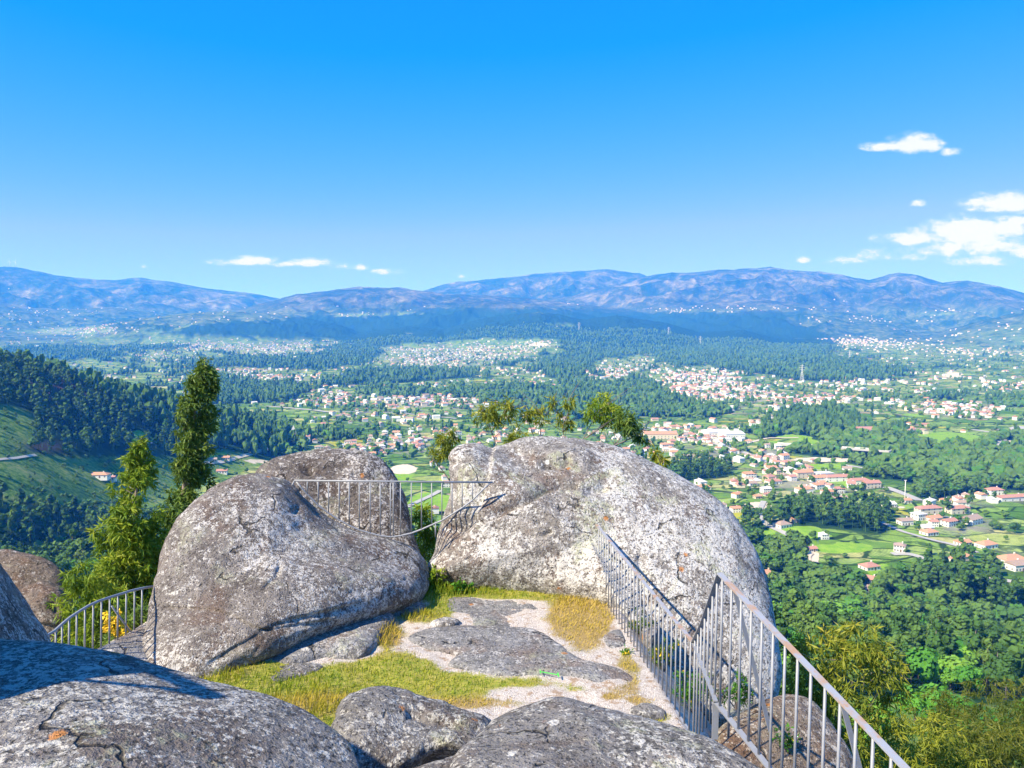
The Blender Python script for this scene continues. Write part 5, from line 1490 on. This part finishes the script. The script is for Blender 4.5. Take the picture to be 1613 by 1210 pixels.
def near_house(px, py, w, d, h, rot, wall, roof, kind, label, nwin=4, rise=None, chim=True, annex=None, name='house', cat='house', group=None):
    p = ground_hit(px, py)
    w, d, h = w * .80, d * .80, h * .84
    root = tag(empty(name, (p[0], p[1], p[2] - .3), R_(rot)), label, cat, group)
    rise = rise or min(w, d) * .26
    q = MB(); q.box((0, 0, h / 2 - 1), (w, d, h + 2)); link('wall', q.mesh('wall', [M[wall]]), root)
    if annex:
        q = MB(); q.box((annex[0], annex[1], annex[4] / 2 - 1), (annex[2], annex[3], annex[4] + 2)); link('annex', q.mesh('annex', [M[wall]]), root)
        q = MB(); v, a, b, c = roof_geo(annex[2], annex[3], annex[4] + .02, annex[3] * .22, 'gable', .4); v = [(x + annex[0], y + annex[1], z) for x, y, z in v]
        for f in a + b + c: q.add(v, f)
        link('annex_roof', q.mesh('annex_roof', [M[roof]]), root)
    q = MB(); v, a, b, c = roof_geo(w, d, h + .02, rise, kind)
    for f in a + b + c: q.add(v, f)
    ro = link('roof', q.mesh('roof', [M[roof]]), root)
    if chim:
        q = MB(); q.box((w * .22, d * .1, h + rise * .9), (.8, .8, 1.8)); link('chimney', q.mesh('chimney', [M[wall]]), ro)
    st = 2 if h > 5 else 1
    wm = MB(); wm.box((0, 0, 0), (1.15, .16, 1.35)); wmesh = wm.mesh('window', [M['pane']])
    for s in range(st):
        z = 1.6 + s * 2.9
        for i in range(nwin):
            x = (i + .5) / nwin * w - w / 2
            if not (s == 0 and i == nwin // 2):
                link('window', wmesh, root, (x, -d / 2, z))
        for i in range(2):
            for sx in (-1, 1):
                link('window', wmesh, root, (sx * w / 2, (i - .5) * d * .45, z), R_(90))
    dm = MB(); dm.box((0, 0, 0), (1.2, .18, 2.2)); link('door', dm.mesh('door', [M['shutter']]), root, ((nwin // 2 + .5) / nwin * w - w / 2, -d / 2, 1.4))
    HOUSE_XY.append((p[0], p[1], max(w, d)))
    return root


HOUSE_XY = []
NEAR = [
    (1232, 830, 15, 12, 4.0, 25, 'wall_white', 'roof_brown', 'hip', 'white farmhouse with a brown hipped roof at the bend of the lane, cypresses beside it'),
    (1278, 868, 9, 7, 3.2, 15, 'wall_white', 'roof_red', 'gable', 'small cottage at the head of the bare earth yard'),
    (1206, 908, 14, 10, 3.6, 10, 'wall_cream', 'roof_orange', 'hip', 'bright orange roofed house half hidden by the edge of the big dome'),
    (1369, 896, 15, 11, 3.6, 20, 'wall_white', 'roof_red', 'hip', 'white bungalow with a red hipped roof on a mown lawn'),
    (1372, 922, 10, 9, 6.0, -35, 'wall_white', 'roof_red', 'gable', 'tall white two storey house with a steep red gable, just below the bungalow'),
    (1366, 931, 9, 8, 3.6, -35, 'wall_white', 'roof_brown', 'gable', 'low brown roofed wing in front of the tall red gabled house'),
    (1417, 868, 10, 9, 6.2, -30, 'wall_white', 'roof_brown', 'hip', 'narrow white two storey house among trees above the lawn bungalow'),
    (1507, 882, 26, 11, 4.2, 18, 'wall_cream', 'roof_orange', 'hip', 'long house with a bright orange roof and a pale terrace'),
    (1516, 858, 14, 9, 3.4, 15, 'wall_white', 'roof_orange', 'gable', 'small orange roofed shed house just uphill of the long orange house'),
    (1553, 862, 18, 12, 4.2, 22, 'wall_white', 'roof_orange', 'hip', 'white house with an orange roof and a flat white garage'),
    (1592, 885, 24, 14, 4.0, 15, 'wall_white', 'roof_orange', 'hip', 'largest cluster house by the east edge, orange roof'),
    (1600, 897, 14, 12, 5.6, 15, 'wall_white', 'roof_brown', 'gable', 'white brown roofed house in front of the largest orange roof'),
    (1463, 842, 15, 11, 3.8, 20, 'wall_white', 'roof_orange', 'hip', 'orange roofed house at the lower corner of the east village'),
    (1462, 808, 30, 11, 6.4, 14, 'wall_cream', 'roof_red', 'hip', 'long cream apartment row with a red roof at the top of the east village'),
    (1508, 808, 26, 11, 6.4, 14, 'wall_cream', 'roof_red', 'hip', 'second cream apartment row, shorter, next to the long row'),
    (1495, 828, 15, 10, 6, 25, 'wall_white', 'roof_red', 'gable', 'white house with a red gable in the middle of the east village'),
    (1530, 824, 20, 14, 6, 30, 'wall_white', 'roof_brown', 'gable', 'white block with a brownish roof at the east end of the village'),
    (1447, 818, 13, 11, 6.5, 20, 'wall_white', 'roof_grey', 'flat', 'white flat roofed house below the long apartment row'),
    (1470, 820, 16, 10, 4, 20, 'wall_white', 'roof_orange', 'gable', 'orange roofed house squeezed between apartment row and red gable'),
    (1425, 826, 14, 10, 5, 10, 'wall_white', 'roof_brown', 'gable', 'brown roofed house at the west end of the east village'),
    (1400, 798, 14, 10, 4, 15, 'wall_white', 'roof_grey', 'gable', 'pale roofed house between the pine wood and the white lane'),
    (1330, 800, 12, 9, 4, 10, 'wall_white', 'roof_brown', 'hip', 'brown roofed house alone over the dark wood'),
    (1266, 776, 20, 12, 5.5, 12, 'wall_white', 'roof_orange', 'hip', 'orange and white house in the row above the dark wood'),
    (1305, 778, 18, 10, 4, 8, 'wall_white', 'roof_orange', 'hip', 'orange roofed house at the right of the row above the dark wood'),
    (1322, 776, 11, 9, 6, 8, 'wall_white', 'roof_red', 'gable', 'white gabled house next to the row house with orange roof'),
    (1180, 752, 17, 11, 6, 12, 'wall_white', 'roof_orange', 'gable', 'white two storey house with an orange roof against the dark pine belt'),
    (1206, 776, 12, 9, 6, 15, 'wall_white', 'roof_grey', 'gable', 'white house with a pale steep roof above the sandy lot'),
    (1193, 785, 9, 7, 3.5, 15, 'wall_cream', 'roof_orange', 'gable', 'small orange roofed barn beside the sandy lot'),
    (1208, 781, 8, 6, 3, 15, 'wall_cream', 'roof_red', 'gable', 'small red roofed shed beside the pale steep roofed house'),
    (1107, 770, 19, 11, 3.6, 8, 'wall_white', 'roof_orange', 'hip', 'orange roofed house on a terrace of pale earth beside the dome edge'),
    (1265, 752, 26, 12, 8, 12, 'wall_cream', 'roof_orange', 'gable', 'terracotta block of flats at the west end of the long terrace'),
    (1288, 758, 24, 12, 6, 14, 'wall_white', 'roof_orange', 'gable', 'orange roofed flats stepping down from the terracotta block'),
    (1296, 750, 26, 14, 5, 10, 'wall_white', 'roof_grey', 'flat', 'grey flat roofed hall behind the orange flats'),
    (1320, 757, 40, 12, 6, 8, 'wall_white', 'roof_red', 'hip', 'long red roofed building in the middle of the terrace row'),
    (1352, 762, 30, 11, 5.5, 10, 'wall_white', 'roof_red', 'hip', 'red roofed building at the end of the terrace row'),
    (1372, 768, 22, 12, 7, 12, 'wall_cream', 'roof_red', 'gable', 'pink cream building closing the terrace row'),
    (1218, 762, 20, 12, 4.5, 15, 'wall_white', 'roof_red', 'hip', 'white house with a broad dull red roof among gardens'),
    (1270, 785, 15, 10, 4.5, 12, 'wall_white', 'roof_brown', 'gable', 'brown roofed house below the orange row house'),
    (1320, 790, 22, 10, 5, 10, 'wall_white', 'roof_brown', 'gable', 'long brown roofed house right over the dark wood'),
    (1290, 805, 8, 7, 4, 10, 'wall_cream', 'roof_red', 'gable', 'little red roofed hut at the upper edge of the dark wood'),
    (1252, 822, 8, 7, 4, 10, 'wall_cream', 'roof_orange', 'gable', 'little house peeping out of the dark wood by the lane'),
    (1514, 772, 24, 12, 5, 12, 'wall_white', 'roof_grey', 'hip', 'pale grey roofed manor on the green hill east'),
    (1566, 778, 20, 12, 6, 8, 'wall_white', 'roof_red', 'hip', 'red roofed house at the head of the long east terrace'),
    (1595, 788, 44, 11, 5, 14, 'wall_white', 'roof_red', 'gable', 'long white terrace with a dull red roof at the east edge'),
    (1428, 792, 9, 8, 4, 10, 'wall_white', 'roof_orange', 'gable', 'small orange roofed house by the white lane and the mast'),
    (156, 752, 22, 10, 3.6, 4, 'wall_white', 'roof_orange', 'hip', 'long low farmhouse with a pale orange roof in the west dell'),
    (174, 756, 11, 8, 3, 4, 'wall_white', 'roof_red', 'gable', 'small red roofed barn beside the west dell farmhouse'),
    (350, 745, 14, 9, 3.6, 10, 'wall_white', 'roof_red', 'gable', 'red roofed cottage just over the crest of the dark dome'),
    (335, 727, 12, 8, 3.6, 10, 'wall_cream', 'roof_brown', 'gable', 'ochre farmhouse by the terraced lane in the west valley'),
    (356, 724, 11, 8, 3.6, 10, 'wall_cream', 'roof_orange', 'gable', 'orange roofed farmhouse by the terraced lane in the west valley'),
]
for hspec in NEAR:
    near_house(*hspec)
# warehouse pair and other halls
near_house(1128, 686, 46, 40, 9, 8, 'wall_white', 'roof_grey', 'gable', 'white warehouse hall, the wider of the twin halls by the town', 8, 3.0, False, name='warehouse', cat='warehouse')
near_house(1152, 690, 38, 38, 10, 8, 'wall_white', 'roof_grey', 'gable', 'white warehouse hall with a blue grey end wall, nearer of the twin halls', 8, 3.0, False, name='warehouse', cat='warehouse')
near_house(1365, 682, 44, 30, 8, 5, 'wall_white', 'roof_red', 'gable', 'hall with a red pink roof in the wooded hills', 7, 4.0, False, name='warehouse', cat='warehouse')
near_house(1245, 672, 50, 26, 8, -8, 'wall_white', 'roof_grey', 'gable', 'pale hall on a bare terrace among dark woods', 7, 3.0, False, name='warehouse', cat='warehouse')
near_house(1040, 690, 60, 30, 9, 0, 'wall_cream', 'roof_orange', 'gable', 'long factory with an orange roof at the edge of the town', 9, 3.5, False, name='factory', cat='factory')
# chapel with a bell tower
p = ground_hit(468, 696)
ch_ = tag(empty('chapel', (p[0], p[1], p[2] - .3), R_(10)), 'white chapel with a slim bell tower and a red roof by the west wood', 'chapel')
q = MB(); q.box((8, 0, 4), (20, 10, 8)); link('nave', q.mesh('nave', [M['wall_white']]), ch_)
q = MB(); v, a, b, c = roof_geo(20, 10, 8.02, 3, 'gable'); v = [(x + 8, y, z) for x, y, z in v]
for f in a + b + c: q.add(v, f)
link('roof', q.mesh('roof', [M['roof_red']]), ch_)
q = MB(); q.box((-4.6, 0, 9), (5, 5, 18)); tw_ = link('tower', q.mesh('tower', [M['wall_white']]), ch_)
q = MB(); q.add([(-7.2, -2.6, 18), (-2, -2.6, 18), (-2, 2.6, 18), (-7.2, 2.6, 18), (-4.6, 0, 24)], [(0, 1, 4), (1, 2, 4), (2, 3, 4), (3, 0, 4)]); link('spire', q.mesh('spire', [M['wall_grey']]), tw_)

# the villages: houses by the density of settlement
rng = np.random.RandomState(23)
hx, hy = [], []
for (r0, r1, sp) in ((450, 1500, 14.5), (1500, 3000, 18), (3000, 6500, 25), (6500, 12500, 44)):
    gx_, gy_ = np.meshgrid(np.arange(-r1 * .72, r1 * .72, sp), np.arange(r0 * .7, r1, sp))
    x = gx_.ravel() + rng.uniform(-.42, .42, gx_.size) * sp; y = gy_.ravel() + rng.uniform(-.42, .42, gx_.size) * sp
    r = np.hypot(x, y); k = (r >= r0) & (r < r1) & (np.abs(x) < y * .68)
    hx.append(x[k]); hy.append(y[k])
hx, hy = np.concatenate(hx), np.concatenate(hy)
hz = hgt(hx, hy)
hf, ht, hhe, hn1, hn2_ = cover(hx, hy, hz)
hr = np.hypot(hx, hy)
hu, hv = proj(hx, hy, hz)
lots = sstep(fbm2(hx / 140, hy / 140, 3, .6, off=77.0), -.30, .35)
prob = np.clip(ht, 0, 1.2) ** 1.4 * (.20 + .80 * lots) * (1 + .4 * sstep(hr, 2500, 5000)) + (.030 + .06 * sstep(lots, .6, 1.)) * (hr > 650) * (hr < 9500) * np.where(hr > 3000, 1.7, 1.0)
prob = prob * np.where(hr > 3000, .42, 1.0) * ((hu > 420) | (hr > 1600))
prob = prob * (hf < .45) * (blobs(hu, hv, MEAD) < .5) * ((hhe < .6) | (ht > .3))
k = rng.rand(len(hx)) < prob
dmin = np.full(len(hx), 1e9)
for (a, b_, w_) in HOUSE_XY:
    dmin = np.minimum(dmin, np.hypot(hx - a, hy - b_) - w_ * .5)
k &= dmin > 9
hidh = np.zeros(len(hx), bool)
tpu, tpv = proj(hx, hy, hz + 7)
for pg in HID:
    hidh |= inside(tpu, tpv, pg)
k &= ~hidh & (tpu > -30) & (tpu < 1643)
hx, hy, hz, hr, hu, hv, ht = [a[k] for a in (hx, hy, hz, hr, hu, hv, ht)]
print('houses', len(hx))
ROOFS = ['roof_orange', 'roof_red', 'roof_brown', 'roof_grey']
WORDS = {'roof_orange': 'orange', 'roof_red': 'dull red', 'roof_brown': 'brown', 'roof_grey': 'pale grey'}
hmats = [M['wall_white'], M['pane'], M['roof_orange'], M['roof_red'], M['roof_brown'], M['roof_grey'], M['wall_cream'], M['wall_grey']]


def small_house(w, d, h, wall_i, roof_i, kind, windows):
    q = MB()
    q.box((0, 0, h / 2 - 1), (w, d, h + 2), 0, wall_i)
    v, a, b, c = roof_geo(w, d, h + .02, min(w, d) * .27, kind)
    for f in a + b + c: q.add(v, f, roof_i)
    if windows:
        for s in range(2 if h > 5 else 1):
            for i in range(3):
                q.box(((i - 1) * w * .3, -d / 2, 1.6 + 2.9 * s), (1.2, .16, 1.3), 0, 1)
                q.box((w / 2, (i - 1) * d * .3, 1.6 + 2.9 * s), (.16, 1.2, 1.3), 0, 1)
        q.box((w * .2, d * .12, h + min(w, d) * .24), (.8, .8, 1.6), 0, wall_i)
    return q


protos = []
for s in range(16):
    rg = np.random.RandomState(900 + s)
    ri = [0, 2, 1, 3, 2, 3, 0, 1][s % 8]
    w, d, h = rg.uniform(8, 14), rg.uniform(7, 9.5), [3.2, 5.8, 5.8, 3.6][s % 4]
    protos.append((ri, small_house(w, d, h, 0 if s % 3 else (6 if s % 2 else 0), 2 + ri, 'hip' if s % 2 else 'gable', True).mesh('house', hmats),
                   small_house(w, d, h, 0 if s % 3 else (6 if s % 2 else 0), 2 + ri, 'gable', False)))
PLACES = [(1100, 715, 'in the long town below the warehouse halls', 170), (1260, 768, 'in the gardens above the dark wood', 110), (1500, 822, 'in the east village by the apartment rows', 110), (690, 710, 'among the fields seen over the cleft', 190)]


def place_of(u, v):
    for (a, b_, s, w_) in PLACES:
        if abs(u - a) < w_ and abs(v - b_) < 40: return s
    return 'scattered over the west fields' if u < 760 else 'scattered over the east fields'


order = np.argsort(hr)
for i in order[:240]:
    pr = protos[rng.randint(16)]
    pl = place_of(hu[i], hv[i])
    o = link('house', pr[1], None, (hx[i], hy[i], hz[i] - .2), rng.choice([0, 1.57]) + rng.normal(.25, .25))
    tag(o, f'{"white" } house with {"an" if WORDS[ROOFS[pr[0]]][0] == "o" else "a"} {WORDS[ROOFS[pr[0]]]} roof {pl}', 'house', f'{WORDS[ROOFS[pr[0]]]} roofed houses {pl}')
    s = rng.uniform(.72, 1.0); o.scale = (s, s, s)
far = order[240:]
Vs, F4, F3, M4, M3 = [], [], [], [], []; n = 0
for i in far:
    q = protos[rng.randint(16)][2]
    v = np.concatenate(q.v)
    a = rng.choice([0, 1.57]) + rng.normal(.25, .3); ca, sa = math.cos(a), math.sin(a)
    s = rng.uniform(.75, 1.1) * (1 + .25 * (hr[i] > 6000))
    Vs.append(np.stack([(v[:, 0] * ca - v[:, 1] * sa) * s + hx[i], (v[:, 0] * sa + v[:, 1] * ca) * s + hy[i], v[:, 2] * s + hz[i]], 1))
    F4.append(np.concatenate(q.f[4]) + n); M4.append(np.concatenate(q.fm[4]))
    if 3 in q.f: F3.append(np.concatenate(q.f[3]) + n); M3.append(np.concatenate(q.fm[3]))
    n += len(v)
me = mesh_np('far_villages', np.concatenate(Vs), [np.concatenate(F4), np.concatenate(F3)], hmats, np.concatenate(M4 + M3))
tag(link('far_villages', me), kind='stuff')


# roads laid on the land
def road(name, pts, width, mat, lift=.7):
    P = np.array([ground_hit(a, b_) for a, b_ in pts])[:, :2]
    d = np.concatenate([[0], np.cumsum(np.linalg.norm(np.diff(P, axis=0), axis=1))])
    s = np.arange(0, d[-1], max(4.0, width * .8))
    x, y = np.interp(s, d, P[:, 0]), np.interp(s, d, P[:, 1])
    for _ in range(3):
        x[1:-1] = (x[:-2] + 2 * x[1:-1] + x[2:]) / 4; y[1:-1] = (y[:-2] + 2 * y[1:-1] + y[2:]) / 4
    tx_, ty_ = np.gradient(x), np.gradient(y); L = np.hypot(tx_, ty_) + 1e-9
    nx__, ny__ = -ty_ / L, tx_ / L
    V = []
    for k_ in (-.5, 0, .5):
        a, b_ = x + nx__ * width * k_, y + ny__ * width * k_
        V.append(np.stack([a, b_, hgt(a, b_) + lift], 1))
    m_ = len(x); V = np.concatenate(V)
    f = [(i + c * m_, i + 1 + c * m_, i + 1 + (c + 1) * m_, i + (c + 1) * m_) for c in (0, 1) for i in range(m_ - 1)]
    tag(link(name, mesh_np(name, V, [np.array(f)], [M[mat]], None, None, True)), kind='structure')


for nm_, pts, w_, mt in [
        ('road', [(1203, 790), (1194, 808), (1199, 820), (1213, 831), (1240, 843), (1262, 852)], 5.5, 'road'), ('path', [(1276, 872), (1268, 879), (1276, 889), (1290, 884)], 6, 'dirt'),
        ('road', [(1405, 874), (1430, 872), (1455, 880), (1490, 892), (1530, 906), (1570, 914), (1613, 920)], 6, 'road'), ('path', [(1338, 902), (1352, 916), (1372, 936)], 5, 'dirt'),
        ('road', [(1383, 820), (1420, 838), (1460, 850), (1500, 858), (1540, 872)], 5, 'road'), ('motorway', [(1548, 712), (1566, 698), (1580, 686), (1592, 678), (1613, 672)], 22, 'road'), ('road', [(1530, 677), (1556, 681), (1584, 684)], 9, 'road'),
        ('road', [(-30, 728), (0, 725), (30, 722), (60, 717)], 2.4, 'dirt'), ('path', [(318, 732), (345, 729), (372, 722), (398, 715), (430, 706)], 5, 'dirt'), ('path', [(640, 800), (660, 790), (684, 779), (696, 772)], 6, 'road'),
        ('road', [(1395, 768), (1420, 777), (1450, 790)], 9, 'road'), ('road', [(1010, 672), (1060, 684), (1120, 698), (1180, 716), (1230, 736), (1262, 748)], 8, 'road'), ('road', [(420, 640), (520, 650), (620, 650), (720, 660)], 8, 'road'),
        ('path', [(204, 706), (220, 700), (240, 697)], 4, 'dirt'), ('road', [(1330, 733), (1400, 744), (1480, 752)], 7, 'road'), ('path', [(1170, 700), (1210, 690), (1262, 690)], 6, 'dirt')]:
    road(nm_, pts, w_, mt)

# the viaduct
a, b_ = ground_hit(1222, 704), ground_hit(1402, 722)
a = a + np.array([0, 0, 4.0]); b_ = b_ + np.array([0, 0, 9.0])
vd = tag(empty('viaduct', tuple(a)), 'long pale concrete road viaduct on low piers crossing the green valley floor', 'viaduct')
dv = b_ - a; sv = np.array([dv[1], -dv[0], 0])
q = MB(); q.bar((0, 0, 0), dv, 12, 1.6, sv); link('deck', q.mesh('deck', [M['concrete']]), vd)
for s_ in (-1, 1):
    off = sv / np.linalg.norm(sv) * 6.1 * s_ + np.array([0, 0, 1.3])
    q = MB(); q.bar(off, dv + off, .3, 1.1, sv); link('parapet', q.mesh('parapet', [M['concrete']]), vd)
for i in range(7):
    p = dv * ((i + .6) / 7.2); g = ground_z(a[0] + p[0], a[1] + p[1]) - a[2]
    q = MB(); q.box((p[0], p[1], (g + p[2]) / 2 - 1), (2.2, 7, max(1.5, p[2] - g)), math.atan2(dv[1], dv[0])); link('pier', q.mesh('pier', [M['concrete']]), vd)

# masts, pylons, two wind turbines on the far west ridge
M['galv'] = plain('painted_steel', (.62, .62, .62), .6)


def pylon(px, py, h, label):
    p = ground_hit(px, py, 900)
    root = tag(empty('electricity_pylon', tuple(p)), label, 'pylon')
    q = MB()
    for sx, sy in ((-1, -1), (1, -1), (1, 1), (-1, 1)):
        q.tube([(sx * h * .09, sy * h * .09, -2), (sx * h * .03, sy * h * .03, h * .6), (0, 0, h)], h * .008, 4)
    for k_ in (.1, .22, .34, .46, .58):
        w_ = np.interp(k_, [0, .6], [.09, .03]) * h
        for j in range(4):
            c4 = [(-w_, -w_), (w_, -w_), (w_, w_), (-w_, w_)]
            q.tube([(*c4[j], k_ * h), (*c4[(j + 1) % 4], (k_ + .1) * h)], h * .005, 4)
    link('lattice_tower', q.mesh('lattice_tower', [M['galv']]), root)
    for k_, w_ in ((.66, .16), (.78, .20), (.90, .13)):
        q = MB(); q.tube([(-w_ * h, 0, k_ * h), (0, 0, k_ * h + .03 * h), (w_ * h, 0, k_ * h)], h * .010, 4); link('crossarm', q.mesh('crossarm', [M['galv']]), root)
    return root


for px, py, h, lab in [(1338, 572, 55, 'electricity pylon on the dark wooded spur east'), (1103, 545, 60, 'electricity pylon on the long dark hill, over the town'), (912, 522, 60, 'electricity pylon highest on the long dark hill'),
                       (1053, 530, 60, 'electricity pylon on the ridge of the long dark hill'), (1263, 600, 50, 'electricity pylon beside the scattered houses under the dark hill')]:
    pylon(px, py, h, lab)
p = ground_hit(1425, 792)
mast = tag(empty('lamp_mast', tuple(p)), 'tall white mast beside the white lane', 'mast')
q = MB(); q.tube([(0, 0, -1), (0, 0, 22)], [.45, .3], 8); link('pole', q.mesh('pole', [M['wall_white']], True), mast)
q = MB(); q.box((0, 0, 22.2), (2.2, .8, .5)); link('lamp_head', q.mesh('lamp_head', [M['wall_white']]), mast)
for px, lab in ((22, 'tiny white wind turbine on the far west ridge, first of two'), (31, 'tiny white wind turbine on the far west ridge, with its blades turned upward')):
    t_ = (px - CX) / F; D = 12000.0
    x, y = D * t_ / math.sqrt(1 + t_ * t_), D / math.sqrt(1 + t_ * t_)
    wt_ = tag(empty('wind_turbine', (x, y, ground_z(x, y) - 3)), lab, 'wind turbine')
    q = MB(); q.tube([(0, 0, 0), (0, 0, 70)], [2.6, 1.6], 8); link('tower', q.mesh('tower', [M['wall_white']], True), wt_)
    q = MB(); q.box((0, -1.5, 71), (4, 8, 4)); link('nacelle', q.mesh('nacelle', [M['wall_white']]), wt_)
    for j in range(3):
        an = j * 2.094 + (.5 if px > 25 else 0)
        q = MB(); q.bar((0, -5, 71), (math.sin(an) * 36, -5, 71 + math.cos(an) * 36), 2.2, .6, (math.cos(an), 0, -math.sin(an))); link('blade', q.mesh('blade', [M['wall_white']]), wt_)
# three cypresses by the brown roofed farmhouse
for k_, (px, py) in enumerate([(1229, 822), (1232, 822), (1235, 823)]):
    p = ground_hit(px, py)
    root = tag(empty('cypress_tree', (p[0], p[1], p[2] - .2)), 'slim dark cypress in a trio behind the brown roofed farmhouse', 'tree', 'cypress trio by the farmhouse')
    V, Q, T = crown('spire', 600 + k_, 16, 300, .03); V = V * np.array([.55, .55, 1]) * 8.5
    link('crown', mesh_np('crown', V, [Q, T], [M['crown_gum']]), root)
    q = MB(); q.tube([(0, 0, -.3), (0, 0, 5)], [.2, .1], 6); link('trunk', q.mesh('trunk', [M['trunk_pale']], True), root)
